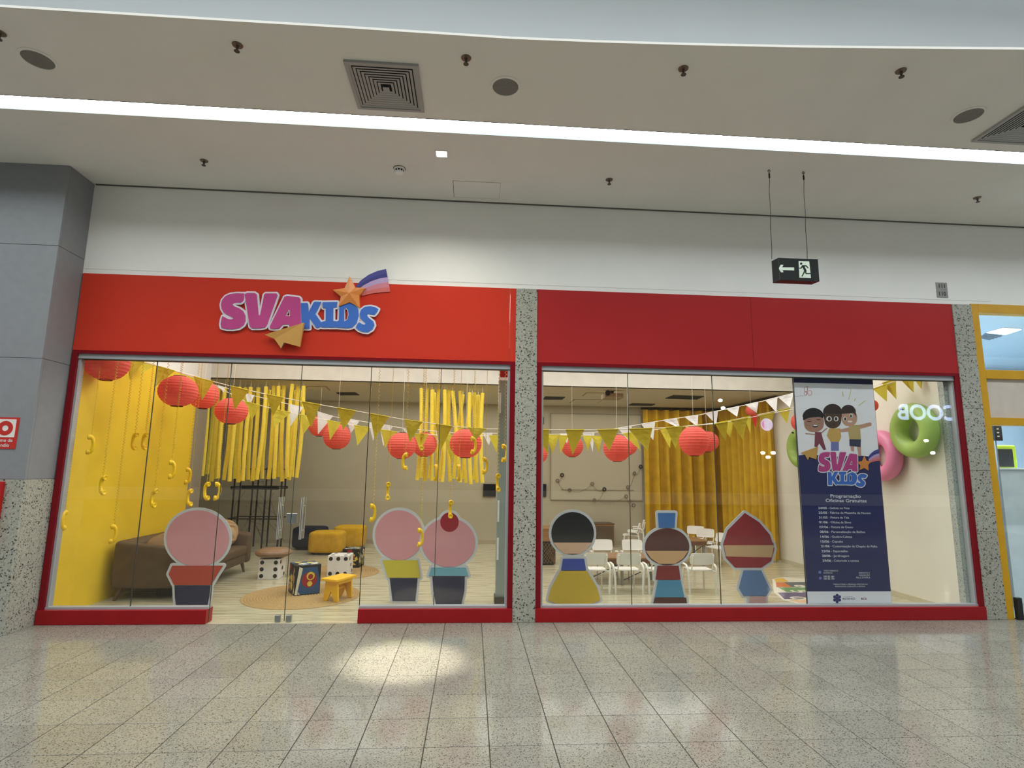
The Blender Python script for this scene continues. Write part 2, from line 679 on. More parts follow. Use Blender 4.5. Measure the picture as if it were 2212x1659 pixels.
MB().slab([(x + 0.20 * cos(a), YO + 0.12, z + 0.20 * sin(a)) for a in [pi - 0.9 + 1.8 * k / 10 for k in range(11)]], (0, 0.01, 0)).build('patch', emit('magenta sign patch', (0.8, 0.15, 0.8), 5), rs)
dl = None
for k, (px, py) in enumerate(((1635, 979), (1657, 979), (1646, 988), (1981, 953), (1995, 979), (1545, 868), (1551, 884))):
    x, z = mirrored(px, py)
    names = ['leftmost of the three lamps mirrored low on the curtain', 'rightmost of the three lamps mirrored low on the curtain', 'lowest of the three lamps mirrored on the curtain',
             'upper lamp mirrored on the green swim ring', 'lower lamp mirrored on the green swim ring', 'upper small lamp mirrored high on the curtain', 'lower small lamp mirrored high on the curtain']
    t = thing('downlight', (x, YO + 0.5, z), 'small round white lamp, ' + names[k], 'lamp', 'lamps mirrored in the glass')
    MB().lathe([(0.001, 0), (0.075, 0), (0.075, 0.05), (0.001, 0.05)], 20, Matrix.Translation((x, YO + 0.5, z)) @ Matrix.Rotation(-pi / 2, 4, 'X') @ Matrix.Diagonal((1, 0.75, 1, 1))).build('lens', emit('white lamp lens', (1, 0.98, 0.95), 24), t)
    MB().cyl((x, YO, z), (x, YO + 0.5, z), 0.03).build('bracket', M_black, t)

# ------------------------------------------------------------------ left column
cl = struct_root('wall_left_column')
CX, CY = -4.858, -0.402
joints = [0.0, 1.52, 2.785, 4.04, ZC]
for k in range(4):
    m = M_gran if k == 0 else M_colp
    z0, z1 = joints[k] + (0.002 if k else 0), joints[k + 1] - 0.002
    pr = 0.006 if k == 0 else 0
    MB().box(-7.2, CX + pr, CY - pr, CY + 0.03, z0, z1).build('panel', m, cl, bevel=0.002, seg=1)
    MB().box(CX - 0.03, CX + pr, CY + 0.032, 0.05, z0, z1).build('panel', m, cl, bevel=0.002, seg=1)
MB().box(-7.19, CX - 0.03, CY + 0.03, 0.3, 0, ZC).build('core', M_grout, cl)
# fire alarm sign and hose cabinet
p0, p1 = at(43, 902, CY), at(32, 970, CY)
z0, z1, x1 = p1.z, p0.z, p0.x + 0.002
wS_ = z1 - z0
x0 = x1 - 0.27
al = thing('fire_alarm_sign', (x1 - 0.13, CY, z0), 'red square fire alarm sign on the grey column, cut by the left edge', 'sign')
MB().box(x0, x1, CY - 0.006, CY, z0, z1).build('plate', flat('sign red', 190, 40, 30), al)
MB().box(x0 + 0.03, x1 - 0.025, CY - 0.0075, CY - 0.005, z0 + 0.12, z1 - 0.02).build('white_field', flat('sign white', 226, 222, 216), al)
cxr, czr = (x0 + x1) / 2 + 0.012, (z0 + 0.12 + z1 - 0.02) / 2
MB().slab([(cxr + 0.075 * cos(a), CY - 0.009, czr + 0.075 * sin(a)) for a in [2 * pi * k / 28 for k in range(28)]], (0, 0.002, 0),
          [[(cxr + 0.03 * cos(a), CY - 0.009, czr + 0.03 * sin(a)) for a in [2 * pi * k / 20 for k in range(20)]]]).build('ring_symbol', flat('sign red', 190, 40, 30), al)
tm = text_mb(MB(), 'Alarme de', x1 - 0.035, z0 + 0.072, 0.034, CY - 0.008, align='R', bold=0.01)
text_mb(tm, 'Incêndio', x1 - 0.06, z0 + 0.022, 0.034, CY - 0.008, align='R', bold=0.01)
tm.build('lettering', flat('sign white', 226, 222, 216), al)
p0, p1 = at(14, 1040, CY), at(1, 1144, CY)
hc = thing('hose_cabinet', (-5.4, CY, 0.85), 'red fire hose cabinet on the granite column at the left edge', 'cabinet')
MB().box(-5.75, p0.x, CY - 0.05, CY - 0.006, 0.80, p0.z).build('body', flat('hydrant red', 176, 28, 24, 0.35), hc, bevel=0.006)
MB().box(-5.70, p0.x - 0.04, CY - 0.058, CY - 0.05, 0.85, p0.z - 0.05).build('door', flat('hydrant red', 176, 28, 24, 0.35), hc, bevel=0.003)

# ------------------------------------------------------------------ facade
X0, XA, XB_, X1, X2 = -4.845, 0.199, 0.457, 5.839, 6.100
ZF, ZT, ZG = 2.963, 3.874, 2.872


def pillar(name, x0, x1, y0, y1, zs):
    r = struct_root(name)
    for a, b in zip(zs[:-1], zs[1:]):
        MB().box(x0, x1, y0, y1, a + 0.0015, b - 0.0015).build('granite_panel', M_gran, r, bevel=0.002, seg=1)
    MB().box(x0 + 0.01, x1 - 0.01, y0 + 0.01, y1 - 0.01, zs[0], zs[-1] - 0.01).build('core', M_grout, r)


pillar('trim_pillar_centre', XA, XB_, -0.012, 0.30, [0, 1.35, 2.62, ZT])
pillar('trim_pillar_right', X1, X2, -0.012, 0.10, [0, 1.02, 1.75, 2.52, 3.2, ZT])
M_gran2 = granite('pale granite return', C(176, 182, 178), C(110, 114, 110), 0.3, 120, 0.03, 0.12)
pr_ = struct_root('trim_pillar_return')
for a, b in ((0, 1.45), (1.45, 2.70), (2.70, 4.0)):
    MB().box(5.70, 5.86, 0.102, 0.185, a + 0.001, b - 0.001).build('granite_panel', M_gran2, pr_)

fl = thing('fascia_panel', (-2.3, 0, ZF), 'glossy orange red fascia board above the left window, bearing the sign', 'fascia')
MB().box(X0, XA - 0.075, 0.0, 0.05, ZF, ZT).build('board', M_redL, fl, bevel=0.002, seg=1)
MB().box(XA - 0.071, XA - 0.002, 0.0, 0.05, ZF, ZT).build('end_strip', M_redL, fl, bevel=0.002, seg=1)
fr = thing('fascia_panel', (3.1, 0, ZF), 'plain dark crimson fascia board above the right window', 'fascia')
xm = at(1624, 700, 0).x
MB().box(XB_ + 0.002, xm - 0.0015, 0.0, 0.05, ZF, ZT).build('board', M_redR, fr, bevel=0.002, seg=1)
MB().box(xm + 0.0015, X1 - 0.002, 0.0, 0.05, ZF, ZT).build('board', M_redR, fr, bevel=0.002, seg=1)

YG = 0.055
DX0, DXM, DX1 = -3.105, -2.303, -1.500


def window(name, x0, x1, seams, sills):
    r = struct_root(name)
    MB().box(x0, x1, 0.0, 0.12, ZF - 0.036, ZF - 0.001).build('header', M_frame, r)
    MB().box(x0, x0 + 0.06, 0.0, 0.12, 0.0, ZF - 0.036).build('jamb', M_frame, r)
    MB().box(x1 - 0.06, x1, 0.0, 0.12, 0.0, ZF - 0.036).build('jamb', M_frame, r)
    MB().box(x0 + 0.06, x1 - 0.06, 0.022, 0.10, ZG, ZF - 0.036).build('head_channel', M_alu, r)
    MB().box(x0 + 0.06, x1 - 0.06, 0.020, 0.10, ZG - 0.006, ZG - 0.0005).build('shadow_line', M_seal, r)
    MB().box(x0 + 0.06, x0 + 0.084, 0.03, 0.10, 0.15, ZG - 0.006).build('side_channel', M_alu, r)
    MB().box(x1 - 0.084, x1 - 0.06, 0.03, 0.10, 0.15, ZG - 0.006).build('side_channel', M_alu, r)
    for a, b in sills:
        MB().box(a, b, -0.02, 0.14, 0.0, 0.148).build('sill', M_sill, r, bevel=0.004)
        MB().box(max(a, x0 + 0.06), min(b, x1 - 0.06), 0.02, 0.10, 0.148, 0.172).build('sill_channel', M_alu, r)
    for k, (a, b, z0) in enumerate(seams):
        MB().box(a + 0.004, b - 0.004, YG - 0.005, YG + 0.005, z0, ZG - 0.006).build('pane', M_glass, r)
        if k:
            MB().box(a - 0.0035, a + 0.0035, YG - 0.006, YG + 0.006, z0, ZG - 0.006).build('joint', M_seal, r)
    return r


window('window_1', X0, XA, [(X0 + 0.084, -3.935, 0.172), (-3.935, DX0, 0.172), (DX1, -0.682, 0.172), (-0.682, XA - 0.084, 0.172)], [(X0, DX0), (DX1, XA)])
window('window_2', XB_, X1, [(XB_ + 0.084, 1.578, 0.172), (1.578, 2.634, 0.172), (2.634, 3.672, 0.172), (3.672, X1 - 0.084, 0.172)], [(XB_, X1)])
dr = struct_root('door_1')
for a, b in ((DX0, DXM), (DXM, DX1)):
    MB().box(a + 0.005, b - 0.004, YG - 0.005, YG + 0.005, 0.012, ZG - 0.006).build('glass_leaf', M_glass, dr)
for x in (DX0, DXM, DX1):
    MB().box(x - 0.003, x + 0.003, YG - 0.006, YG + 0.006, 0.012, ZG - 0.006).build('edge_seal', M_seal, dr)
for x, s in ((-2.425, 1), (-2.180, -1)):
    hb = MB()
    for yy in (YG - 0.055, YG + 0.055):
        hb.cyl((x, yy, 0.885), (x, yy, 1.345), 0.014, 14)
    for zz in (0.98, 1.25):
        hb.cyl((x, YG - 0.055, zz), (x, YG + 0.055, zz), 0.009, 10)
    hb.build('pull_handle', M_chrome, dr, smooth=True, angle=40)
for a, b in ((-2.358, -2.307), (-2.299, -2.240)):
    MB().box(a, b, YG - 0.016, YG + 0.016, 1.052, 1.165).build('lock_case', mat('brushed lock steel', (0.42, 0.45, 0.46), 0.3, 0.5, 0.05, 8, metal=0.9), dr, bevel=0.004)
for px in (597, 621):
    p = atz(px, 1346, 0)
    MB().box(p.x - 0.03, p.x + 0.03, YG - 0.018, YG + 0.018, 0.006, 0.075).build('floor_bolt', mat('brushed lock steel', (0.42, 0.45, 0.46), 0.3), dr, bevel=0.004)

# ------------------------------------------------------------------ shop interior shell
LX, RX, BY, BH = -4.86, 5.70, 6.52, 3.40
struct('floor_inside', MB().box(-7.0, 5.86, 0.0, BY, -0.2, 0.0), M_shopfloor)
struct('wall_left', MB().box(LX - 0.15, LX, 0.12, 2.95, 0, 3.10), M_yel)
struct('wall_left_upper', MB().box(LX - 0.15, LX, 0.12, BH - 0.02, 3.10, 4.3), M_wall)
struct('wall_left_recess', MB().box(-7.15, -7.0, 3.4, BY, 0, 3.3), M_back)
struct('wall_left_pier', MB().box(LX - 0.15, LX, 2.95, BH - 0.02, 0, 3.10), mat('grey rear wall', C(150, 142, 126), 0.8))
struct('wall_right', MB().box(RX, RX + 0.15, 0.187, BY, 0, 4.3), M_cream)
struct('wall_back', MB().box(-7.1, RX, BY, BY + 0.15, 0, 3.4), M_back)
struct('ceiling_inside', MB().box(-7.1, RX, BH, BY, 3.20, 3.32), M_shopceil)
struct('wall_bulkhead', MB().box(-7.1, RX, BH - 0.02, BH + 0.1, 3.20, 4.3), mat('bulkhead paint', C(216, 215, 205), 0.85))
struct('ceiling_front', MB().box(LX - 0.15, RX + 0.15, 0.10, BH + 0.1, 4.3, 4.4), M_wall)
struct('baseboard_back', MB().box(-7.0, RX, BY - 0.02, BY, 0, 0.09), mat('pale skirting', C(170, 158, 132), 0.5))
struct('baseboard_right', MB().box(RX - 0.015, RX, 0.20, BY, 0, 0.07), mat('cream skirting', C(200, 192, 164), 0.5))
# post behind the left window with red head
po = struct_root('trim_inner_post')
MB().box(0.045, 0.185, 0.80, 0.98, 0.10, 2.86).build('post', mat('grey green laminate', C(150, 162, 156), 0.35, 0.5, 0.04, 6), po)
MB().box(0.030, 0.175, 0.76, 1.0, 0.0, 0.10).build('foot', mat('dark bronze', C(66, 60, 50), 0.4), po)
MB().box(0.055, 0.20, 0.80, 0.98, 2.90, 3.3).build('red_head', M_sill, po)
MB().box(0.04, 0.19, 0.79, 0.99, 2.86, 2.90).build('cap', M_wall, po)
for zz in (0.55, 1.02, 2.42):
    MB().box(0.05, 0.075, 0.785, 0.80, zz, zz + 0.27).build('pale_strip', M_white, po)

# ------------------------------------------------------------------ neighbour shop
nb = struct_root('window_3')


def pxz(y):
    return at(2160, y, 0).z


NX = X2 + 0.002
zt_, zt2, zm1, zm2, zb1, zb2 = 3.89, 3.775, 3.023, 2.908, 2.413, 2.318
MB().box(NX, NX + 0.10, 0.0, 0.12, 0, zt_).build('jamb', M_yframe, nb, bevel=0.003)
for a, b in ((zt2, zt_), (zm2, zm1), (zb2, zb1)):
    MB().box(NX + 0.101, 9.0, 0.0, 0.12, a, b).build('rail', M_yframe, nb, bevel=0.003)
MB().box(NX + 0.101, 9.0, 0.03, 0.10, zb1 + 0.001, zm2 - 0.001).build('sign_band', mat('pale sign band', C(206, 196, 184), 0.6), nb)
MB().box(NX + 0.101, 9.0, 0.05, 0.06, zm1, zt2).build('pane', M_glass, nb)
MB().box(NX + 0.101, 9.0, 0.05, 0.06, 0.02, zb2).build('pane', M_glass, nb)
M_blue = mat('pale blue wall', C(190, 208, 220), 0.7, 0.3, 0.02, 2)
struct('floor_neighbour', MB().box(5.87, 17, 0.0, 5.2, -0.2, 0), mat('pale tile', C(170, 176, 178), 0.3))
struct('wall_neighbour_left', MB().box(5.87, 6.05, 0.10, 5.2, 0, 4.3), M_blue)
struct('wall_neighbour_back', MB().box(6.05, 17, 5.0, 5.2, 0, 4.3), M_blue)
struct('ceiling_neighbour', MB().box(6.05, 17, 0.1, 5.2, 4.0, 4.1), M_blue)
struct('trim_4', MB().box(6.05, 17, 4.6, 5.0, 3.42, 3.50), M_white)
MB_ = MB()
q = [atz(px, py, 3.995) for px, py in ((2132, 718), (2168, 708), (2206, 711), (2172, 722))]
lp = thing('ceiling_panel_light', q[0], 'bright white panel light in the neighbouring shop ceiling', 'light')
MB().slab([p + Vector((0, 0, -0.012)) for p in q], (0, 0, 0.01)).build('diffuser', emit('cool panel light', (0.85, 0.93, 1.0), 3.0), lp)
q2 = [p + (p - sum(q, Vector()) / 4) * 0.06 for p in q]
MB().slab([p + Vector((0, 0, -0.003)) for p in q2], (0, 0, 0.006)).build('frame', M_white, lp)
q = [atz(px, py, 3.99) for px, py in ((2116, 730), (2128, 721), (2165, 726), (2135, 735))]
vn = thing('air_grille', q[0], 'grey ceiling grille beside the panel light in the neighbouring shop', 'vent')
MB().slab(q, (0, 0, 0.01)).build('backing', mat('grey grille', C(110, 126, 140), 0.5), vn)
for k in range(4):
    t_ = (k + 0.5) / 4
    a, b = q[0].lerp(q[1], t_), q[3].lerp(q[2], t_)
    MB().cyl(a + Vector((0, 0, -0.004)), b + Vector((0, 0, -0.004)), 0.006, 4).build('slat', mat('grey grille slat', C(150, 164, 176), 0.5), vn)
p = at(2155, 936, 0.55)
bx = thing('wall_reader', p, 'black upright control box behind the neighbouring shop glass', 'device')
MB().box(p.x - 0.06, p.x + 0.05, 0.53, 0.59, p.z - 0.10, p.z + 0.11).build('case', M_black, bx, bevel=0.006)
for k in range(3):
    MB().box(p.x - 0.03, p.x - 0.005, 0.522, 0.53, p.z - 0.05 + 0.05 * k, p.z - 0.035 + 0.05 * k).build('button', M_white, bx)
MB().box(p.x - 0.01, p.x + 0.01, 0.59, 0.63, 0.0, p.z).build('stand', M_alu, bx)
a, b = at(2143, 961, 1.2), at(2196, 1000, 1.2)
sc = thing('screen', ((a.x + b.x) / 2, 1.2, b.z), 'dark screen with rounded lime green frame on pale counter', 'screen')
MB().box(a.x - 0.25, b.x, 1.18, 1.24, b.z - 0.08, a.z).build('frame', mat('lime plastic', C(170, 190, 40), 0.4), sc, bevel=0.02)
MB().box(a.x - 0.2, b.x - 0.07, 1.172, 1.18, b.z - 0.06, a.z - 0.06).build('display', M_black, sc)
ct = thing('counter', ((a.x + b.x) / 2, 1.2, 0), 'pale blue white counter front behind the neighbouring glass', 'counter')
MB().box(6.06, 9, 0.75, 1.15, 0.0, b.z - 0.11).build('body', mat('pale counter', C(230, 240, 248), 0.4), ct, bevel=0.008)
MB().box(6.06, 9, 0.72, 1.28, b.z - 0.11, b.z - 0.085).build('top', M_white, ct, bevel=0.005)
p = at(2203, 1314, -0.02)
dh = thing('door_stop', (p.x, -0.02, 0), 'black upright door fitting low beside the yellow frame', 'fitting')
MB().box(p.x - 0.035, p.x + 0.035, -0.03, 0.02, 0.0, p.z + 0.12).build('body', M_black, dh, bevel=0.006)
MB().box(p.x - 0.045, p.x + 0.045, -0.035, 0.025, 0.0, 0.012).build('base', M_black, dh)

# ------------------------------------------------------------------ shop sign
LET = {
    'S': ([(478, 362), (476, 410), (468, 442), (440, 462), (400, 460), (365, 465), (352, 480), (375, 500), (430, 522), (470, 552), (492, 600), (492, 655), (470, 700), (425, 730), (360, 742), (290, 740), (235, 725), (228, 690), (236, 640), (248, 602), (300, 632), (340, 640), (364, 630), (352, 612), (305, 592), (262, 565), (238, 525), (232, 478), (245, 430), (280, 390), (330, 368), (400, 360)], []),
    'V': ([(484, 370), (510, 357), (590, 358), (612, 372), (632, 590), (640, 600), (650, 585), (690, 375), (705, 362), (820, 362), (832, 380), (722, 690), (700, 722), (640, 730), (560, 730), (538, 715)], []),
    'A': ([(905, 400), (935, 388), (1062, 404), (1076, 420), (1082, 725), (1070, 738), (975, 726), (958, 712), (952, 688), (890, 690), (850, 732), (800, 738), (752, 732), (750, 715)], [[(948, 535), (965, 540), (965, 605), (915, 600)]]),
    'K': ([(1080, 465), (1150, 463), (1158, 478), (1165, 560), (1215, 460), (1228, 450), (1298, 452), (1292, 470), (1235, 580), (1310, 690), (1305, 708), (1262, 728), (1240, 722), (1172, 622), (1172, 735), (1088, 735)], []),
    'I': ([(1312, 455), (1470, 452), (1462, 510), (1425, 515), (1425, 655), (1465, 660), (1465, 722), (1300, 722), (1298, 665), (1345, 655), (1345, 515), (1315, 515)], []),
    'D': ([(1490, 505), (1560, 472), (1600, 462), (1650, 482), (1690, 530), (1695, 600), (1672, 680), (1628, 722), (1580, 730), (1465, 722), (1466, 660), (1484, 650)], [[(1560, 515), (1582, 540), (1588, 590), (1574, 640), (1540, 662), (1540, 530)]]),
    's': ([(1905, 530), (1890, 560), (1862, 592), (1820, 585), (1795, 580), (1782, 592), (1800, 620), (1850, 660), (1862, 700), (1840, 745), (1790, 775), (1740, 770), (1690, 750), (1664, 725), (1680, 690), (1700, 668), (1735, 690), (1760, 695), (1768, 680), (1745, 655), (1715, 625), (1705, 580), (1720, 535), (1760, 505), (1815, 498), (1870, 508)], []),
}
M_mag = flat('magenta letter', 190, 72, 138, 0.35)
M_blu = flat('blue letter', 66, 112, 200, 0.35)
M_edge = flat('white letter edge', 226, 222, 232, 0.35)
M_ora = mat('orange foil', C(222, 140, 74), 0.3, 0.5, 0.06, 6)
M_tan = mat('tan paper', C(206, 156, 84), 0.5, 0.4, 0.06, 6)


def stroke_outline(mb, pts, hw, d):
    """a band of half width hw round a closed outline lying in a plane of constant y"""
    n = len(pts)
    for i in range(n):
        a, b = pts[i], pts[(i + 1) % n]
        t = (b - a)
        if t.length < 1e-6:
            continue
        t.normalize()
        s = Vector((-t.z, 0, t.x)) * hw
        j = Vector((0, d[1] * (0.02 + 0.3 * i / n), 0))
        j2 = Vector((0, d[1] * (0.02 + 0.3 * (i + 0.5) / n), 0))
        mb.slab([p + j for p in (a + s, a - s, b - s, b + s)], (0, d[1] * 0.6, 0))
        mb.slab([a + j2 + Vector((hw * cos(q), 0, hw * sin(q))) for q in [2 * pi * k / 10 for k in range(10)]], (0, d[1] * 0.6, 0))


def letter(root, key, fn, m, Y, dep, hw):
    out, holes = LET[key]
    P3 = [fn(x, y, Y) for x, y in out]
    H3 = [[fn(x, y, Y) for x, y in h] for h in holes]
    o = MB().slab(P3, (0, dep, 0), H3).build('letter', m, root, bevel=0.0)
    e = MB()
    dy = Vector((0, 0.004 if dep > 0.01 else 0.0006, 0))
    stroke_outline(e, [p + dy for p in P3], hw, (0, dep * 0.9 - dy.y, 0))
    for h in H3:
        stroke_outline(e, [p + dy for p in h], hw * 0.45, (0, dep * 0.9 - dy.y, 0))
    e.build('letter_edge', M_edge, o)
    return o


def crop_sign(x, y, Y):
    return at(430 + x / 4.916, 560 + y / 4.916, Y)


sn = thing('shop_sign', crop_sign(1060, 740, 0), 'raised pink and blue lettering with orange star, striped tail and paper plane', 'sign')
for k in 'SVA':
    letter(sn, k, crop_sign, M_mag, -0.035, 0.033, 0.021)
for q, k in enumerate('KIDs'):
    letter(sn, k, crop_sign, M_blu, -0.030 - 0.0015 * q, 0.028 + 0.0015 * q, 0.021)
STAR = [(1600, 180), (1660, 300), (1770, 305), (1700, 385), (1705, 512), (1600, 455), (1480, 500), (1505, 395), (1420, 325), (1545, 305)]


def star(root, fn, Y, dep, puff):
    pts = [fn(x, y, Y) for x, y in STAR]
    c = sum(pts, Vector()) / 10 + Vector((0, -puff, 0))
    mb = MB()
    mb.add(pts + [c], [(i, (i + 1) % 10, 10) for i in range(10)])
    bk = [p + Vector((0, dep, 0)) for p in pts]
    mb.add(pts + bk, [(i, (i + 1) % 10, 10 + (i + 1) % 10, 10 + i) for i in range(10)])
    mb.build('star', M_ora, root)


TT = [(1665, 282), (1720, 222), (1800, 165), (1890, 125), (1985, 103)]
TB = [(1735, 388), (1800, 370), (1880, 356), (1950, 348), (2030, 345)]


def tail(root, fn, Y, dep):
    cols = [(72, 74, 150), (58, 58, 132), (184, 158, 206), (206, 130, 150), (212, 110, 108)]
    fr_ = [0, 0.2, 0.36, 0.58, 0.8, 1.0]
    for s in range(5):
        a = [fn(p[0] + (q[0] - p[0]) * fr_[s], p[1] + (q[1] - p[1]) * fr_[s], Y) for p, q in zip(TT, TB)]
        b = [fn(p[0] + (q[0] - p[0]) * fr_[s + 1], p[1] + (q[1] - p[1]) * fr_[s + 1], Y) for p, q in zip(TT, TB)]
        MB().slab(a + b[::-1], (0, dep, 0)).build('tail_stripe', flat('tail stripe %d' % s, *cols[s]), root)


def plane(root, fn, Y, dep):
    A, B, C_, D, E, F = [fn(x, y, Y) for x, y in ((700, 803), (1120, 682), (1075, 932), (905, 885), (872, 948), (800, 845))]
    u = Vector((0, -dep, 0))
    k = Vector((0, dep, 0))
    A2, B2 = A + u * 0.3, B + u
    mb = MB()
    top = [A2, B2, F, D + u * 0.2, E + u * 0.1, C_ + u * 0.4]
    idx = [(0, 1, 2), (2, 1, 3), (2, 3, 4), (3, 1, 5)]
    bot = [p + k * 0.2 for p in (A, B, F, D, E, C_)]
    mb.add(top, idx)
    mb.add(bot, [t[::-1] for t in idx])
    ring = [0, 1, 5, 3, 4, 2]
    mb.add(top + bot, [(ring[i], ring[(i + 1) % 6], ring[(i + 1) % 6] + 6, ring[i] + 6) for i in range(6)])
    mb.build('paper_plane', M_tan, root)
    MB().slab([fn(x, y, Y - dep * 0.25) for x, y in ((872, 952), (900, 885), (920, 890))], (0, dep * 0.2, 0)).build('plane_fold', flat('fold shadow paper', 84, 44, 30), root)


star(sn, crop_sign, -0.045, 0.045, 0.03)
tail(sn, crop_sign, -0.012, 0.012)
plane(sn, crop_sign, -0.055, 0.04)

# ------------------------------------------------------------------ ceiling fittings
def tipM(p):
    return Matrix.Translation(p)


sprs = [(0, 71), (513, 97), (1007, 125), (1476, 148), (1946, 153), (441, 347), (1316, 388), (2111, 427)]
slab_ = ['at the far left edge of the ceiling', 'between the left round speaker and the square air diffuser', 'right of the square air diffuser', 'right of the middle round speaker', 'left of the right round speaker',
         'in the rear row, above the grey column', 'in the rear row, right of the square spotlight', 'in the rear row, right of the exit sign cables']
for (px, py), l in zip(sprs, slab_):
    p = atz(px, py, ZC)
    t = thing('sprinkler', p, 'small brass ceiling sprinkler ' + l, 'sprinkler', 'ceiling sprinklers')
    M = Matrix.Translation(p)
    MB().lathe([(0.002, 0), (0.042, 0), (0.040, -0.006), (0.012, -0.010), (0.002, -0.010)], 16, M).build('rosette', mat('dull brass', C(120, 104, 92), 0.4, 0.5, metal=0.5), t, smooth=True, angle=40)
    MB().lathe([(0.013, -0.008), (0.010, -0.03), (0.006, -0.05), (0.002, -0.052)], 10, M).build('bulb', mat('dark bronze', C(66, 60, 50), 0.4), t, smooth=True)
    MB().lathe([(0.002, -0.052), (0.022, -0.054), (0.022, -0.058), (0.002, -0.058)], 12, M).build('deflector', mat('dark bronze', C(66, 60, 50), 0.4), t)
for (px, py), l in zip(((82, 128), (1092, 187), (2092, 249)), ('at the left of the corridor', 'right of the square air diffuser', 'at the right of the corridor')):
    p = atz(px, py, ZC)
    t = thing('ceiling_speaker', p, 'round grey grille ceiling speaker ' + l, 'speaker', 'round ceiling speakers')
    M = Matrix.Translation(p)
    MB().lathe([(0.112, 0), (0.136, 0), (0.134, -0.006), (0.114, -0.009), (0.112, -0.004)], 40, M).build('rim', M_ceil, t, smooth=True, angle=40)
    MB().lathe([(0.001, -0.006), (0.06, -0.0055), (0.112, -0.003)], 40, M).build('grille', mat('grey speaker mesh', C(124, 122, 118), 0.7, 0.3, 0.12, 90, bump=0.4, bscale=250), t)


def diffuser(corners, label):
    cs = [atz(px, py, ZC) for px, py in corners]
    x0, x1 = min(c.x for c in cs[:2] + cs[2:3]), max(c.x for c in cs)
    y0, y1 = min(c.y for c in cs), max(c.y for c in cs)
    xc, yc, h = (x0 + x1) / 2, (y0 + y1) / 2, max(x1 - x0, y1 - y0) / 2
    t = thing('air_diffuser', (xc, yc, ZC), label, 'air vent', 'square ceiling air diffusers')
    m = mat('grey diffuser enamel', C(160, 161, 160), 0.45, 0.5, 0.03, 6)
    MB().box(xc - h * 0.9, xc + h * 0.9, yc - h * 0.9, yc + h * 0.9, ZC - 0.003, ZC - 0.001).build('dark_throat', mat('dark duct', (0.015, 0.015, 0.015), 0.9), t)
    mb = MB()
    a, b = h, h * 0.90
    for z0, z1, a, b in ((-0.001, -0.022, h, h * 0.90),):
        o4 = [(-a, -a), (a, -a), (a, a), (-a, a)]
        i4 = [(-b, -b), (b, -b), (b, b), (-b, b)]
        for k in range(4):
            k2 = (k + 1) % 4
            mb.hexa([Vector((xc + x, yc + y, ZC + z)) for (x, y), z in ((o4[k], z0), (o4[k2], z0), (i4[k2], z0), (i4[k], z0), (o4[k], z1), (o4[k2], z1), (i4[k2], z1), (i4[k], z1))])
    mb.build('frame', m, t)
    N = 8
    for k in range(N):
        a = h * (0.90 - 0.78 * k / N)
        b = a - h * 0.068
        zi, zo = -0.007, -0.015
        mb = MB()
        o4 = [(-a, -a), (a, -a), (a, a), (-a, a)]
        i4 = [(-b, -b), (b, -b), (b, b), (-b, b)]
        for q in range(4):
            q2 = (q + 1) % 4
            # louvre blade sloping down towards the outside
            A = Vector((xc + o4[q][0], yc + o4[q][1], ZC + zo))
            B = Vector((xc + o4[q2][0], yc + o4[q2][1], ZC + zo))
            D = Vector((xc + i4[q2][0], yc + i4[q2][1], ZC + zi - 0.004))
            E = Vector((xc + i4[q][0], yc + i4[q][1], ZC + zi - 0.004))
            up = Vector((0, 0, 0.003))
            mb.hexa([A, B, D, E, A + up, B + up, D + up, E + up])
        mb.build('louvre', m, t)
    c = h * 0.09
    MB().box(xc - c, xc + c, yc - c, yc + c, ZC - 0.03, ZC - 0.022).build('centre_plate', m, t)


diffuser([(742, 128), (903, 139), (775, 228), (912, 239)], 'square grey ceiling air diffuser of nested louvres above the sign')
p = atz(2098, 303, ZC)
pq = [proj((p.x, p.y - 0.6, ZC)), proj((p.x + 0.6, p.y - 0.6, ZC)), proj((p.x, p.y, ZC)), proj((p.x + 0.6, p.y, ZC))]
diffuser([(a[0], a[1]) for a in pq], 'square grey ceiling air diffuser cut by the right edge')
# square spotlight
p = atz(954, 332, ZC)
t = thing('spotlight', p, 'small square recessed ceiling spotlight, lit bright', 'lamp')
MB().slab([(p.x + sx * 0.068, p.y + sy * 0.068, ZC - 0.006) for sx, sy in ((-1, -1), (1, -1), (1, 1), (-1, 1))], (0, 0, 0.006),
          [[(p.x + sx * 0.054, p.y + sy * 0.054, ZC - 0.006) for sx, sy in ((-1, -1), (1, -1), (1, 1), (-1, 1))]]).build('bezel', M_white, t)
MB().box(p.x - 0.054, p.x + 0.054, p.y - 0.054, p.y + 0.054, ZC - 0.004, ZC - 0.0005).build('lens', emit('warm spot lens', (1.0, 0.96, 0.82), 12), t)
# smoke detector
p = atz(863, 364, ZC)
t = thing('smoke_detector', p, 'round white smoke detector left of the spotlight', 'detector')
M = Matrix.Translation(p)
MB().lathe([(0.060, -0.0005), (0.068, -0.0005), (0.068, -0.003), (0.060, -0.003)], 28, M).build('base_shade_ring', M_black, t)
MB().lathe([(0.002, 0), (0.062, 0), (0.062, -0.018), (0.056, -0.022)], 28, M).build('base', M_white, t, smooth=True, angle=35)
MB().lathe([(0.052, -0.022), (0.046, -0.042)], 28, M).build('dark_slots', M_black, t)
MB().lathe([(0.050, -0.042), (0.044, -0.055), (0.03, -0.062), (0.001, -0.063)], 28, M).build('cap', M_white, t, smooth=True, angle=35)
rb = MB()
for k in range(10):
    q = 2 * pi * k / 10
    a = p + Vector((0.053 * cos(q), 0.053 * sin(q), -0.021))
    b = p + Vector((0.048 * cos(q), 0.048 * sin(q), -0.043))
    rb.cyl(a, b, 0.005, 5)
rb.build('ribs', M_white, t)['kind'] = 'stuff'
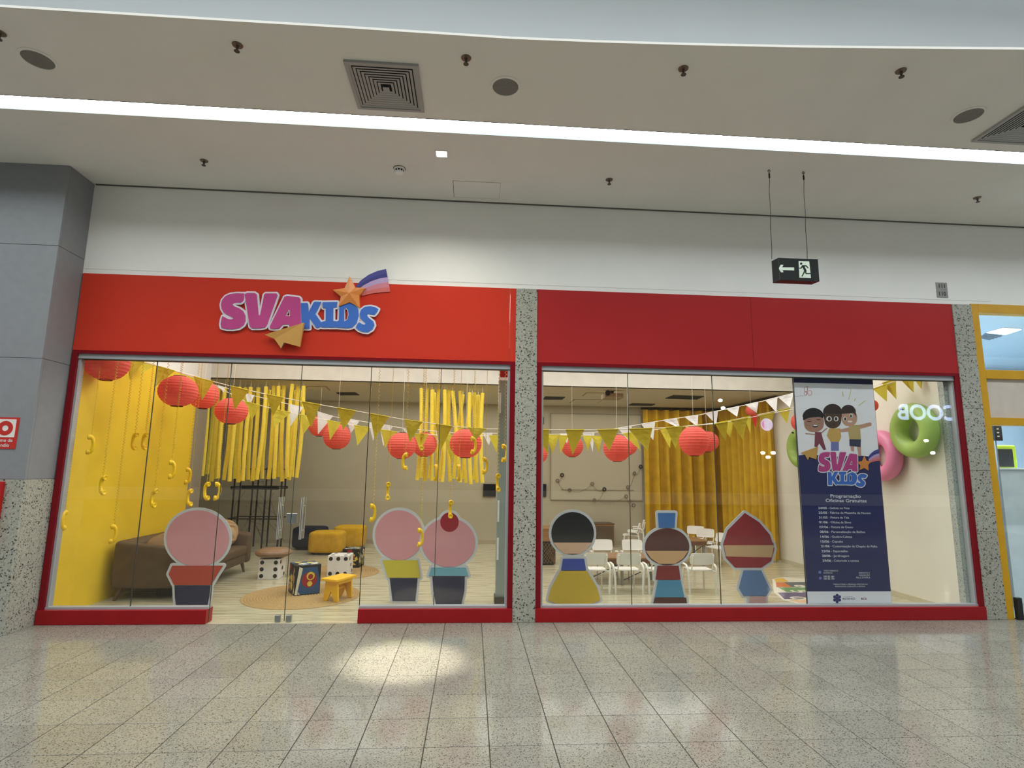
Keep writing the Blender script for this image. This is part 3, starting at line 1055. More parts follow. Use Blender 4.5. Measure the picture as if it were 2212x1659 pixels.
# access hatch
hq = [atz(px, py, ZC) for px, py in ((978, 390), (1072, 394))] + [atz(1078, 430, ZC), atz(982, 427, ZC)]
hx0, hx1, hy0, hy1 = hq[0].x, hq[2].x, hq[0].y, hq[2].y
t = thing('access_hatch', ((hx0 + hx1) / 2, (hy0 + hy1) / 2, ZC), 'faint square access hatch in the ceiling behind the spotlight', 'hatch')
MB().box(hx0, hx1, hy0, hy1, ZC - 0.0015, ZC - 0.0005).build('rim_gap', mat('shadow gap', C(96, 94, 88), 0.9), t)
MB().box(hx0 + 0.006, hx1 - 0.002, hy0 + 0.002, hy1 - 0.006, ZC - 0.003, ZC - 0.0012).build('lid', M_ceil, t)
# exit sign on two cables
ex0, ex1, ez1, ez0 = 2.865, 3.398, 3.985, 3.712
EY = -1.02
pc1, pc2 = atz(1661, 366, ZC), atz(1735, 370, ZC)
t = thing('exit_sign', ((ex0 + ex1) / 2, EY + 0.05, ez0), 'black hanging exit sign with white arrow and running man', 'sign')
dxs = 0.09
MB().hexa([(ex0 + dxs, EY, ez1), (ex1, EY, ez1), (ex1, EY, ez0 + 0.02), (ex0 + dxs, EY, ez0 + 0.02), (ex0 + dxs - 0.02, EY + 0.11, ez1), (ex1 - 0.02, EY + 0.11, ez1), (ex1 - 0.02, EY + 0.11, ez0 + 0.02), (ex0 + dxs - 0.02, EY + 0.11, ez0 + 0.02)]).build('box', mat('black sign box', (0.012, 0.016, 0.016), 0.3), t, bevel=0.003)
M_lum = flat('luminous white', 214, 226, 210, 0.6)


def cexit(x, y):
    return at(1640 + x / 5.72, 350 + y / 5.72, EY - 0.002)


def ex(pts, m, name, hole=(), dy=0.0):
    return MB().slab([cexit(*q) + Vector((0, dy, 0)) for q in pts], (0, 0.0015, 0), hole).build(name, m, t)


ex([(243, 1315), (265, 1270), (298, 1270), (285, 1302), (432, 1303), (432, 1340), (288, 1335), (302, 1362), (270, 1362)], M_lum, 'arrow')
ex([(487, 1225), (618, 1228), (640, 1434), (498, 1428)], M_lum, 'door_symbol')
MK = MATS['black sign box']
ex([(518 + 15 * cos(a), 1256 + 15 * sin(a)) for a in [2 * pi * k / 16 for k in range(16)]], MK, 'running_figure', dy=-0.001)
ex([(530, 1275), (585, 1277), (612, 1312), (600, 1314), (578, 1290), (560, 1292), (585, 1340), (582, 1370), (640, 1372), (650, 1385), (575, 1385), (565, 1360), (535, 1415), (520, 1415), (555, 1345), (535, 1300), (518, 1320), (492, 1316), (494, 1305), (512, 1306)], MK, 'running_figure', dy=-0.001)
for pc, ptop in ((pc1, cexit(187, 1175)), (pc2, cexit(630, 1195))):
    a = Vector((pc.x, pc.y, ZC))
    b = Vector((ptop.x, EY + 0.05, ez1))
    path = [a.lerp(b, k / 8) + Vector((0.004 * sin(k * 2.1), 0, 0)) * (0 < k < 8) for k in range(9)]
    MB().tube(path, 0.0032, 5).build('cable', M_wire, t)
    MB().cyl(a + Vector((0, 0, -0.10)), a + Vector((0, 0, -0.05)), 0.009, 8).build('cable_clamp', M_wire, t)
    MB().torus(a + Vector((0, 0, -0.02)), 0.014, 0.003, 12, 5, Matrix.Rotation(pi / 2, 3, 'X')).build('hook', M_wire, t)
# unit number plate
t = thing('unit_number_plate', (5.74, 0.0, 3.96), 'grey plates reading 111 and 110 on the white wall', 'sign')
for s, za in (('111', 4.066), ('110', 3.962)):
    MB().box(5.665, 5.815, 0.008, 0.016, za, za + 0.096).build('plate', mat('grey number plate', C(140, 140, 138), 0.4), t)
    text_mb(MB(), s, 5.74, za + 0.024, 0.05, 0.0055, align='C', bold=0.03).build('numerals', M_black, t)['kind'] = 'stuff'
# hairline cracks / conduit cover above fascias are paint marks in the wall: one thin cover strip
struct('trim_5', MB().box(-4.84, 6.4, 0.0125, 0.02, 3.93, 3.934), mat('paint ridge', C(198, 196, 190), 0.9))

# ================================================================== inside the shop


def place(o, loc, rz):
    o.location = loc
    o.rotation_euler = (0, 0, rz)
    return o


# ---- mustard curtain round the rear right corner
path = [(3.74, 6.40), (5.48, 6.40), (5.57, 6.36), (5.61, 6.26), (5.61, 4.05)]
pts, L_ = [], 0
for a, b in zip(path[:-1], path[1:]):
    n = max(2, int(math.hypot(b[0] - a[0], b[1] - a[1]) / 0.02))
    for k in range(n):
        pts.append((a[0] + (b[0] - a[0]) * k / n, a[1] + (b[1] - a[1]) * k / n))
pts.append(path[-1])
cv, cf = [], []
NZ = 7
for i, (x, y) in enumerate(pts):
    a, b = pts[max(0, i - 1)], pts[min(len(pts) - 1, i + 1)]
    tx, ty = b[0] - a[0], b[1] - a[1]
    l = math.hypot(tx, ty)
    nx, ny = -ty / l, tx / l
    s_ = i * 0.02
    for k in range(NZ):
        z = 0.03 + (3.13 - 0.03) * k / (NZ - 1)
        am = 0.085 + 0.03 * (1 - k / (NZ - 1))
        d = am * sin(2 * pi * s_ / 0.27 + 1.1 * sin(s_ * 1.7)) + 0.018 * sin(2 * pi * s_ / 0.11 + 0.6 * k)
        cv.append(Vector((x - nx * d, y - ny * d, z)))
for i in range(len(pts) - 1):
    for k in range(NZ - 1):
        cf.append((i * NZ + k, (i + 1) * NZ + k, (i + 1) * NZ + k + 1, i * NZ + k + 1))
t = thing('curtain', (4.8, 6.3, 0), 'long mustard yellow pleated curtain hung round the rear right corner', 'curtain')
mb = MB()
mb.add(cv, cf)
mb.build('cloth', M_curt, t, smooth=True)
cr = MB()
cr.tube([(3.70, 6.42, 3.165), (5.55, 6.42, 3.165), (5.63, 6.34, 3.165), (5.63, 3.9, 3.165)], 0.02, 8)
cr.build('rail', mat('dark rail', C(48, 40, 26), 0.5), t)

# ---- poufs
def pouf(loc, w, d, h, m, label):
    t = thing('pouf', loc, label, 'pouf', 'soft poufs at the back of the room')
    MB().super((loc[0], loc[1], h / 2 + 0.02), w / 2, d / 2, h / 2 - 0.01, 0.25, 0.45, 36, 16).build('cushion', m, t, smooth=True)
    MB().lathe([(w * 0.40, 0), (w * 0.44, 0.0), (w * 0.44, 0.03), (w * 0.40, 0.03)], 28, Matrix.Translation((loc[0], loc[1], 0)) @ Matrix.Diagonal((1, d / w, 1, 1))).build('base', M_black, t)
    zs = h * 0.86
    p = [(loc[0] + (w / 2 - 0.012) * math.copysign(abs(cos(q)) ** .45, cos(q)), loc[1] + (d / 2 - 0.012) * math.copysign(abs(sin(q)) ** .45, sin(q)), zs) for q in [2 * pi * k / 40 for k in range(40)]]
    MB().tube(p, 0.006, 5, closed=True).build('piping', m, t)


pouf((-3.62, 5.72, 0), 0.66, 0.56, 0.44, M_navy, 'dark navy pouf by the chrome door handles')
pouf((-3.11, 5.08, 0), 0.66, 0.58, 0.42, M_mus, 'mustard pouf in front of the other mustard pouf')
pouf((-2.84, 5.90, 0), 0.64, 0.56, 0.45, M_mus, 'mustard pouf at the rear right of the front mustard pouf')

# ---- black lattice rack
t = thing('lattice_rack', (-4.35, 5.7, 0), 'tall black wire lattice rack under the left foam noodles', 'rack')
rows = [(5.45, [(455, 160, 430), (540, 240, 490), (690, 230, 640), (850, 200, 800)]), (6.0, [(755, 230, 700), (925, 220, 850), (1040, 230, 985), (1095, 200, 1015)])]
tops = []
for Y, cols in rows:
    for xa, _, xb in cols:
        a = at(420 + (xa * 0.5 + xb * 0.5) / 5.53, 1120, Y)
        MB().cyl((a.x, Y, 0.0), (a.x, Y, 1.66), 0.017, 8).build('upright', M_black, t)
        tops.append((a.x, Y))
xa_, xb_ = min(p[0] for p in tops) - 0.06, max(p[0] for p in tops) + 0.06
for Y in (5.45, 6.0):
    for z in (0.62, 1.22, 1.26, 1.62):
        MB().cyl((xa_, Y - 0.02, z), (xb_, Y - 0.02, z), 0.012, 6).build('crossbar', M_black, t)
for x in (xa_, xb_):
    for z in (0.62, 1.24):
        MB().cyl((x, 5.43, z), (x, 5.98, z), 0.012, 6).build('crossbar', M_black, t)
wm = MB()
for k in range(34):
    Y = random.choice((5.47, 6.02))
    x, z = random.uniform(xa_, xb_ - .1), random.uniform(0.05, 1.5)
    wm.cyl((x, Y, z), (min(xb_, x + random.uniform(-.05, .4)), Y, max(0.02, z + random.uniform(-.45, .35))), 0.003, 4)
wm.build('tangled_wire', M_black, t)['kind'] = 'stuff'

# ---- sofa along the yellow wall
sx0, sx1, sy0, sy1 = -4.78, -3.86, 1.03, 3.14
t = thing('sofa', ((sx0 + sx1) / 2, (sy0 + sy1) / 2, 0), 'brown suede sofa along the yellow wall', 'sofa')
MB().box(sx0 + 0.05, sx1 - 0.02, sy0 + 0.05, sy1 - 0.05, 0.155, 0.29).build('base', M_leather, t, bevel=0.03, seg=3, smooth=True)
MB().box(sx0 + 0.20, sx1, sy0 + 0.12, sy1 - 0.12, 0.28, 0.425).build('seat_cushion', M_leather, t, bevel=0.05, seg=4, smooth=True)


def hexbox(mb, x0, x1, y0, y1, z0, zt):
    """box with a top height per corner (x0y0, x1y0, x1y1, x0y1)"""
    return mb.hexa([(x0, y0, z0), (x1, y0, z0), (x1, y1, z0), (x0, y1, z0), (x0, y0, zt[0]), (x1, y0, zt[1]), (x1, y1, zt[2]), (x0, y1, zt[3])])


hexbox(MB(), sx0, sx0 + 0.20, sy0 + 0.04, sy1 - 0.04, 0.155, (0.73, 0.70, 0.70, 0.73)).build('back_rest', M_leather, t, bevel=0.055, seg=4, smooth=True)
hexbox(MB(), sx0 + 0.02, sx1 + 0.02, sy0, sy0 + 0.14, 0.15, (0.73, 0.645, 0.625, 0.71)).build('arm', M_leather, t, bevel=0.05, seg=4, smooth=True)
hexbox(MB(), sx0 + 0.02, sx1 + 0.02, sy1 - 0.14, sy1, 0.15, (0.71, 0.60, 0.62, 0.73)).build('arm', M_leather, t, bevel=0.05, seg=4, smooth=True)
for x, y, dx, dy in ((sx0 + 0.12, sy0 + 0.10, -0.05, -0.05), (sx1 - 0.08, sy0 + 0.10, 0.04, -0.05), (sx0 + 0.12, sy1 - 0.12, -0.05, 0.04), (sx1 - 0.08, sy1 - 0.12, 0.03, 0.04)):
    MB().tube([(x, y, 0.16), (x + dx, y + dy, 0.0)], 0.03, 8, rfun=lambda u: 0.03 - 0.012 * u).build('leg', M_leg, t, smooth=True, angle=40)


def pillow(loc, rx, ry, rz, M, m, label, pleat=0.0):
    def fn(p):
        e = 1 - 0.30 * (abs(p.x) / rx) ** 2 * (abs(p.y) / ry) ** 2
        q = Vector((p.x * e, p.y * e, p.z))
        if pleat:
            q.z += pleat * sin(p.y / ry * 22 + 2.5 * sin(p.x / rx * 2)) * (1 - (p.y / ry) ** 6)
        return q
    t = thing('pillow', loc, label, 'pillow')
    MB().super(loc, rx, ry, rz, 1.0, 0.35, 56, 28 if pleat else 18, M, fn).build('cover', m, t, smooth=True)
    ed = []
    for k in range(48):
        q = 2 * pi * k / 48
        p = Vector((rx * math.copysign(abs(cos(q)) ** .35, cos(q)), ry * math.copysign(abs(sin(q)) ** .35, sin(q)), 0))
        e = 1 - 0.30 * (abs(p.x) / rx) ** 2 * (abs(p.y) / ry) ** 2
        ed.append(Vector(loc) + M @ Vector((p.x * e, p.y * e, 0)))
    MB().tube(ed, 0.008, 5, closed=True).build('piping', m, t, smooth=True)


pillow((-4.30, 1.36, 0.60), 0.26, 0.22, 0.09, Matrix.Rotation(radians(62), 3, 'X') @ Matrix.Rotation(radians(20), 3, 'Z'), M_leather2, 'creased brown leather pillow leaning behind the near sofa arm')
pillow((-4.24, 2.88, 0.62), 0.24, 0.22, 0.075, Matrix.Rotation(radians(15), 3, 'Z') @ Matrix.Rotation(radians(72), 3, 'X'), mat('pleated tan satin', C(176, 142, 100), 0.4, 0.5, 0.1, 6), 'pleated tan pillow against the far sofa arm', pleat=0.012)
rb_ = MB().box(-4.35, -3.98, 1.35, 1.9, 0.0, 0.135)
t = thing('storage_box', (-4.15, 1.6, 0), 'black low box pushed under the brown sofa', 'box')
rb_.build('body', M_black, t, bevel=0.01)
MB().box(-4.36, -3.97, 1.34, 1.91, 0.12, 0.14).build('lid', M_black, t, bevel=0.006)

# ---- round jute rugs
def rug(c, r, label):
    t = thing('round_rug', (c[0], c[1], 0), label, 'rug', 'round jute rugs')
    N = int(r / 0.035)
    for k in range(N):
        a, b = r * k / N, r * (k + 1) / N
        prof = [(max(a, 0.001), 0.002), (a + (b - a) * 0.25, 0.012), ((a + b) / 2, 0.015), (a + (b - a) * 0.75, 0.012), (b, 0.002)]
        MB().lathe(prof, 48, Matrix.Translation((c[0], c[1], 0))).build('braid_ring', M_jute, t, smooth=True)


rug((-2.48, 1.33), 0.745, 'round tan jute rug under the comic cube and yellow stool')
rug((-2.42, 3.02), 0.66, 'round tan jute rug behind, under the right dice stool')

# ---- dice stools and printed cubes
def disc(mb, c, n, r, k=16):
    n = Vector(n)
    u = n.orthogonal().normalized()
    v = n.cross(u)
    mb.slab([Vector(c) + r * (cos(2 * pi * i / k) * u + sin(2 * pi * i / k) * v) for i in range(k)], -0.004 * n)


def die(x0, y0, w, h, rot, front, label, z0=0.0):
    t = thing('dice_stool', (x0 + w / 2, y0 + w / 2, z0), label, 'stool', 'dice stools')
    MB().box(x0, x0 + w, y0, y0 + w, z0, z0 + h).build('cube', M_white, t, bevel=0.006, seg=2)
    m = MATS['black plastic']
    for a, b in front:
        mb = MB()
        disc(mb, (x0 + w * a, y0 - 0.002, z0 + h * b), (0, -1, 0), 0.030)
        mb.build('pip', m, t)
    for a, b in ((0.2, 0.84), (0.5, 0.5), (0.8, 0.16)):
        mb = MB()
        disc(mb, (x0 + w + 0.002, y0 + w * a, z0 + h * b), (1, 0, 0), 0.030)
        mb.build('pip', m, t)
    for a, b in ((0.2, 0.2), (0.8, 0.2), (0.2, 0.8), (0.8, 0.8)):
        mb = MB()
        disc(mb, (x0 + w * a, y0 + w * b, z0 + h + 0.002), (0, 0, 1), 0.030)
        mb.build('pip', m, t)


die(-3.466, 2.43, 0.305, 0.297, 0, [(a, b) for a in (0.17, 0.83) for b in (0.17, 0.5, 0.83)], 'white dice stool with a leather pillow on top')
die(-2.484, 2.575, 0.325, 0.312, 0, [(a, b) for a in (0.15, 0.5, 0.85) for b in (0.14, 0.85)], 'white dice stool right of the comic cube, nothing on it', 0.0155)
pillow((-3.30, 2.58, 0.375), 0.27, 0.24, 0.075, Matrix.Rotation(radians(12), 3, 'Z'), M_leather2, 'shiny brown leather pillow lying on the left dice stool')
PAL = [flat('print ' + n, *c) for n, c in (('black', (24, 24, 26)), ('blue', (44, 78, 120)), ('red', (150, 36, 34)), ('yellow', (214, 190, 70)), ('cream', (214, 208, 180)), ('green', (88, 104, 62)), ('skin', (190, 140, 104)), ('pale blue', (140, 170, 184)))]


def collage(mb, o, u, v, n, cnt, rnd, choices):
    for k in range(cnt):
        a, b = rnd.uniform(0.02, 0.8), rnd.uniform(0.02, 0.8)
        P = []
        m_ = rnd.randint(3, 5)
        r1 = rnd.uniform(0.08, 0.2)
        q0 = rnd.uniform(0, 6)
        for i in range(m_):
            q = q0 + 2 * pi * i / m_
            P.append((min(0.985, max(0.015, a + 0.1 + r1 * cos(q))), min(0.985, max(0.015, b + 0.1 + r1 * sin(q) * rnd.uniform(0.5, 1.4)))))
        mb.mtl(rnd.choice(choices)).slab([o + u * p[0] + v * p[1] + n * (0.0004 + 0.00004 * k) for p in P], n * -0.0003)


def comic_cube(cx, cy, z0, w, h, ang, label, seed, shield):
    rnd = random.Random(seed)
    t = thing('comic_cube', (cx, cy, z0), label, 'stool', 'printed cube stools')
    M = Matrix.Translation((cx, cy, z0)) @ Matrix.Rotation(ang, 4, 'Z')
    MB().box(-w / 2, w / 2, -w / 2, w / 2, 0, h, M).build('cube', PAL[0], t, bevel=0.003, seg=1)
    hw = w / 2
    faces = [('front', (-hw, -hw, 0), (w, 0, 0), (0, 0, h), (0, -1, 0)), ('side', (-hw, hw, 0), (0, -w, 0), (0, 0, h), (-1, 0, 0)),
             ('side', (hw, -hw, 0), (0, w, 0), (0, 0, h), (1, 0, 0)), ('top', (-hw, -hw, h), (w, 0, 0), (0, w, 0), (0, 0, 1))]
    R = M.to_3x3()
    for nm, o, u, v, n in faces:
        o, u, v, n = M @ Vector(o), R @ Vector(u), R @ Vector(v), R @ Vector(n)
        mb = MB()
        if nm == 'front' and shield:
            mb.mtl(1).slab([o + u * a + v * b + n * 0.0006 for a, b in ((0.10, 0.02), (0.97, 0.02), (0.97, 0.5), (0.85, 0.92), (0.30, 0.92), (0.18, 0.5))], n * -0.0005)
            mb.mtl(4).slab([o + u * a + v * b + n * 0.0012 for a, b in ((0.02, 0.02), (0.1, 0.02), (0.28, 0.9), (0.14, 0.96))], n * -0.0005)
            for k, (a, b, r, c) in enumerate(((0.56, 0.50, 0.30, 2), (0.60, 0.62, 0.16, 3), (0.58, 0.36, 0.10, 3), (0.60, 0.60, 0.10, 2))):
                mb.mtl(c).slab([o + u * (a + r * cos(q)) + v * (b + r * 0.9 * sin(q)) + n * (0.0018 + 0.0006 * k) for q in [2 * pi * i / 18 for i in range(18)]], n * -0.0005)
            for k in range(4):
                mb.mtl(4).slab([o + u * a + v * b + n * 0.002 for a, b in ((0.04 + 0.05 * k, 0.02), (0.07 + 0.05 * k, 0.02), (0.10 + 0.03 * k, 0.13 - 0.02 * k), (0.08 + 0.03 * k, 0.15 - 0.02 * k))], n * -0.0005)
        else:
            ch = [3, 4, 7, 1, 4, 0, 7] if nm == 'top' else [0, 0, 1, 5, 6, 2, 4, 3, 0]
            collage(mb, o, u, v, n, 46, rnd, ch)
        mb.build('printed_face', PAL, t)


comic_cube(-2.51, 1.485, 0.0155, 0.33, 0.375, radians(30), 'comic printed cube stool with blue and red front, beside the yellow stool', 3, True)
comic_cube(-2.28, 3.52, 0.0155, 0.29, 0.30, radians(-8), 'dark comic printed cube stool behind the right dice stool', 11, False)

# ---- yellow wooden stool
t = thing('step_stool', (-1.97, 1.09, 0.0168), 'small yellow wooden stool in front of the comic cube', 'stool')
M = Matrix.Translation((-1.965, 1.085, 0.0168)) @ Matrix.Rotation(radians(-26), 4, 'Z')
MB().box(-0.125, 0.125, -0.20, 0.20, 0.245, 0.275, M).build('top', M_stool, t, bevel=0.005)
for y in (-0.145, 0.125):
    a = [(-0.115, 0), (-0.055, 0), (0.0, 0.12), (0.055, 0), (0.115, 0), (0.09, 0.245), (-0.09, 0.245)]
    MB().slab([M @ Vector((x, y, z)) for x, z in a], (M.to_3x3() @ Vector((0, 0.022, 0)))).build('leg_board', M_stool, t, bevel=0.002, seg=1)
MB().box(-0.012, 0.012, -0.123, 0.125, 0.12, 0.15, M).build('stretcher', M_stool, t, bevel=0.002, seg=1)
MB().box(-0.10, -0.082, -0.123, 0.125, 0.205, 0.245, M).build('apron', M_stool, t)
MB().box(0.082, 0.10, -0.123, 0.125, 0.205, 0.245, M).build('apron', M_stool, t)

# ---- tables and white children's chairs
def table(x0, x1, y0, y1, h, label):
    t = thing('low_table', ((x0 + x1) / 2, (y0 + y1) / 2, 0), label, 'table', 'low wooden tables')
    n = 4
    for k in range(n):
        a, b = y0 + (y1 - y0) * k / n, y0 + (y1 - y0) * (k + 1) / n
        MB().box(x0, x1, a + 0.001, b - 0.001, h - 0.025, h).build('plank', M_wood, t, bevel=0.003, seg=1)
    for y in (y0 + 0.01, y1 - 0.03):
        MB().box(x0 + 0.015, x1 - 0.015, y, y + 0.02, h - 0.085, h - 0.026).build('apron', mat('dark apron wood', C(112, 72, 44), 0.5, 0.4, 0.1, 4), t)
    for x in (x0 + 0.06, (x0 + x1) / 2, x1 - 0.06):
        for y in (y0 + 0.06, y1 - 0.06):
            MB().box(x - 0.018, x + 0.018, y - 0.018, y + 0.018, 0, h - 0.026).build('leg', mat('grey table leg', C(140, 136, 122), 0.5), t)
    for x in (x0 + 0.06, (x0 + x1) / 2):
        MB().cyl((x, y0 + 0.075, 0.06), (x + (x1 - x0) / 2 - 0.06, y0 + 0.075, h - 0.09), 0.007, 5).build('brace', M_black, t)


table(1.36, 2.62, 1.93, 2.47, 0.405, 'long low wooden table between the two rows of white chairs')
table(3.02, 4.02, 3.62, 4.20, 0.452, 'second low wooden table near the mustard curtain')


def make_chair(loc, label):
    t = thing('child_chair', loc, label, 'chair', 'white children chairs')

    def W(pts):
        return [Vector(p) + Vector(loc) for p in pts]
    # seat, gently dished
    v, f = [], []
    nx, ny = 8, 7
    for j in range(ny + 1):
        for i in range(nx + 1):
            a, b = -1 + 2 * i / nx, -1 + 2 * j / ny
            v.append((0.165 * a * (1 - 0.06 * b * b), 0.165 * b * (1 - 0.05 * a * a), 0.325 - 0.012 * (1 - a * a) * (1 - b * b) - 0.012 * max(0, b - 0.6) * 2.5))
    for j in range(ny):
        for i in range(nx):
            k = j * (nx + 1) + i
            f.append((k, k + 1, k + nx + 2, k + nx + 1))
    n0 = len(v)
    v2 = v + [(p[0], p[1], p[2] - 0.014) for p in v]
    f2 = f + [tuple(q + n0 for q in g_[::-1]) for g_ in f]
    rim = list(range(nx + 1)) + [nx + (nx + 1) * j for j in range(1, ny + 1)] + [ny * (nx + 1) + nx - i for i in range(1, nx + 1)] + [(nx + 1) * (ny - j) for j in range(1, ny)]
    for a, b in zip(rim, rim[1:] + rim[:1]):
        f2.append((a, b, b + n0, a + n0))
    MB().add(W(v2), f2).build('seat', M_chair, t, smooth=True, angle=50)
    # backrest, curved sheet with rounded corners
    v, f = [], []
    nx, nz = 10, 8
    for j in range(nz + 1):
        for i in range(nx + 1):
            a, b = -1 + 2 * i / nx, -1 + 2 * j / nz
            cx_ = a * (1 - 0.05 * max(0, abs(b) - 0.6) ** 1 * 2.5)
            v.append((0.172 * cx_, -0.185 - 0.02 * b + 0.022 * a * a, 0.475 + 0.083 * b * (1 - 0.10 * max(0, abs(a) - 0.7) / 0.3)))
    for j in range(nz):
        for i in range(nx):
            k = j * (nx + 1) + i
            f.append((k, k + 1, k + nx + 2, k + nx + 1))
    n0 = len(v)
    v2 = v + [(p[0], p[1] - 0.013, p[2]) for p in v]
    f2 = f + [tuple(q + n0 for q in g_[::-1]) for g_ in f]
    rim = list(range(nx + 1)) + [nx + (nx + 1) * j for j in range(1, nz + 1)] + [nz * (nx + 1) + nx - i for i in range(1, nx + 1)] + [(nx + 1) * (nz - j) for j in range(1, nz)]
    for a, b in zip(rim, rim[1:] + rim[:1]):
        f2.append((a, b, b + n0, a + n0))
    MB().add(W(v2), f2).build('backrest', M_chair, t, smooth=True, angle=50)
    for s in (-1, 1):
        MB().tube(W([(s * 0.192, -0.165, 0), (s * 0.198, -0.172, 0.20), (s * 0.205, -0.165, 0.315)]), 0.016, 8).build('leg', M_chair, t, smooth=True, angle=50)
        MB().tube(W([(s * 0.165, 0.175, 0), (s * 0.150, 0.125, 0.312)]), 0.012, 8).build('leg', M_chair, t, smooth=True, angle=50)
        MB().tube(W([(s * 0.205, -0.165, 0.305), (s * 0.212, -0.155, 0.352), (s * 0.210, -0.11, 0.382), (s * 0.214, -0.03, 0.392), (s * 0.211, 0.05, 0.388)]), 0.014, 8).build('armrest', M_chair, t, smooth=True, angle=50)
        MB().tube(W([(s * 0.150, -0.14, 0.30), (s * 0.152, -0.185, 0.40), (s * 0.150, -0.215, 0.53)]), 0.010, 6).build('back_strut', M_chair, t, smooth=True, angle=50)
        MB().tube(W([(s * 0.205, -0.16, 0.30), (s * 0.14, -0.10, 0.303), (s * 0.14, 0.12, 0.303)]), 0.009, 6).build('seat_rail', M_chair, t, smooth=True, angle=50)
    return t


c0 = make_chair((0, 0, 0), 'white child chair seen from behind, between the black topped and brown display boards')


def chair(px, py, Y, rz, label, z=0.0, first=False):
    o = c0 if first else copy_tree(c0)
    x = at(px, py, Y).x
    o.location = (x, Y, z)
    o.rotation_euler = (0, 0, rz)
    o['label'] = label
    return o


chair(1352, 1250, 1.56, 0.0, 'white child chair seen from behind, between the yellow bodied and brown display boards', first=True)
chair(1281, 1250, 1.56, 0.0, 'white child chair seen from behind, half hidden by the yellow bodied display board')
chair(1423, 1250, 1.56, 0.0, 'white child chair seen from behind, mostly hidden by the brown display board')
chair(1507, 1250, 1.56, 0.03, 'white child chair seen from behind, right of the brown display board')
chair(1306, 1180, 2.66, pi, 'left white child chair on the far side of the long table')
chair(1372, 1180, 2.66, pi, 'right white child chair on the far side of the long table')
chair(1551, 1180, 3.80, radians(118), 'white child chair at the right end of the second table')
chair(1521, 1150, 4.52, radians(150), 'middle white child chair by the curtain behind the second table')
chair(1500, 1146, 5.05, radians(150), 'rearmost white child chair by the curtain behind the second table')
chair(1362, 1150, 5.75, radians(75), 'lower white child chair of the pair stacked by the back wall')
chair(1372, 1150, 5.75, radians(75), 'upper white child chair of the pair stacked by the back wall', z=0.075)

# ---- brown bench with mesh base, brown cabinet
ba, bb = at(1160, 1150, 3.7), at(1203, 1150, 3.7)
t = thing('bench', ((ba.x + bb.x) / 2, 3.9, 0), 'brown bench on a dark mesh base behind the left edge of the right window', 'bench')
zt_b, zm_b = at(1185, 1141, 3.7).z, at(1185, 1170, 3.7).z
MB().box(ba.x - 0.5, bb.x, 3.7, 4.2, zm_b, zt_b).build('seat_block', M_wood, t, bevel=0.012)
MB().box(ba.x - 0.48, bb.x - 0.02, 3.74, 4.16, 0.02, zm_b - 0.001).build('dark_base', mat('dark mesh core', C(44, 34, 24), 0.8), t)
ms = MB()
for k in range(14):
    x = ba.x - 0.46 + k * 0.06
    ms.cyl((x, 3.728, 0.03), (min(bb.x - 0.03, x + 0.3), 3.728, zm_b - 0.02), 0.004, 4)
    ms.cyl((min(bb.x - 0.03, x + 0.3), 3.728, 0.03), (x, 3.728, zm_b - 0.02), 0.004, 4)
ms.build('wire_mesh', mat('bronze mesh wire', C(120, 92, 58), 0.5), t)['kind'] = 'stuff'
ca, cb = at(1281, 1150, 6.0), at(1327, 1150, 6.0)
zt_c = at(1305, 1131, 6.0).z
t = thing('wood_cabinet', ((ca.x + cb.x) / 2, 6.2, 0), 'brown wooden cabinet at the back wall left of the stacked chairs', 'cabinet')
MB().box(ca.x, cb.x, 6.0, 6.42, 0.03, zt_c - 0.02).build('body', M_wood, t, bevel=0.005)
MB().box(ca.x - 0.01, cb.x + 0.01, 5.99, 6.43, zt_c - 0.019, zt_c).build('top', M_leather, t, bevel=0.004)
MB().box(ca.x + 0.02, cb.x - 0.02, 5.988, 6.0, 0.06, zt_c - 0.05).build('door', M_leather, t, bevel=0.003)

# ---- things on the back wall
for k, (xa, xb, ya, yb) in enumerate(((1044, 1071, 1045, 1073), (1152, 1180, 1045, 1073))):
    a, b = at(xa, ya, BY - 0.03), at(xb, yb, BY - 0.03)
    t = thing('wall_screen', ((a.x + b.x) / 2, BY, b.z), ('black square wall screen left of the granite pillar', 'black square wall screen just right of the granite pillar')[k], 'screen', 'black screens on the back wall')
    MB().box(a.x, b.x, BY - 0.05, BY - 0.001, b.z, a.z).build('case', M_black, t, bevel=0.004)
    MB().box(a.x + 0.01, b.x - 0.01, BY - 0.053, BY - 0.05, b.z + 0.01, a.z - 0.01).build('glass_front', mat('screen glass', (0.006, 0.006, 0.008), 0.1), t)
a, b = at(1162, 901, BY - 0.03), at(1175, 916, BY - 0.03)
t = thing('wall_sign', ((a.x + b.x) / 2, BY, b.z), 'small black sign high on the back wall right of the pillar', 'sign')
MB().box(a.x, b.x, BY - 0.02, BY - 0.001, b.z, a.z).build('plate', M_black, t)
MB().box(b.x - 0.07, b.x - 0.03, BY - 0.022, BY - 0.02, b.z + 0.03, a.z - 0.03).build('mark', M_white, t)
a, b = at(1189, 892, BY - 0.03), at(1388, 1082, BY - 0.03)
t = thing('wall_board', ((a.x + b.x) / 2, BY, b.z), 'large pale board on the back wall behind the right pennants', 'board')
MB().box(a.x, b.x, BY - 0.03, BY - 0.001, b.z, a.z).build('panel', mat('pale board', C(180, 172, 150), 0.6, 0.3, 0.02, 2), t)
M_bf = mat('board edge', C(140, 130, 108), 0.6)
zz1 = at(1290, 1059, BY - 0.03).z
for q in ((a.x, b.x, b.z, b.z + 0.018), (a.x, b.x, a.z - 0.018, a.z), (a.x + 0.25, b.x - 0.2, zz1, zz1 + 0.014)):
    MB().box(q[0], q[1], BY - 0.042, BY - 0.03, q[2], q[3]).build('frame_bar', M_bf, t)
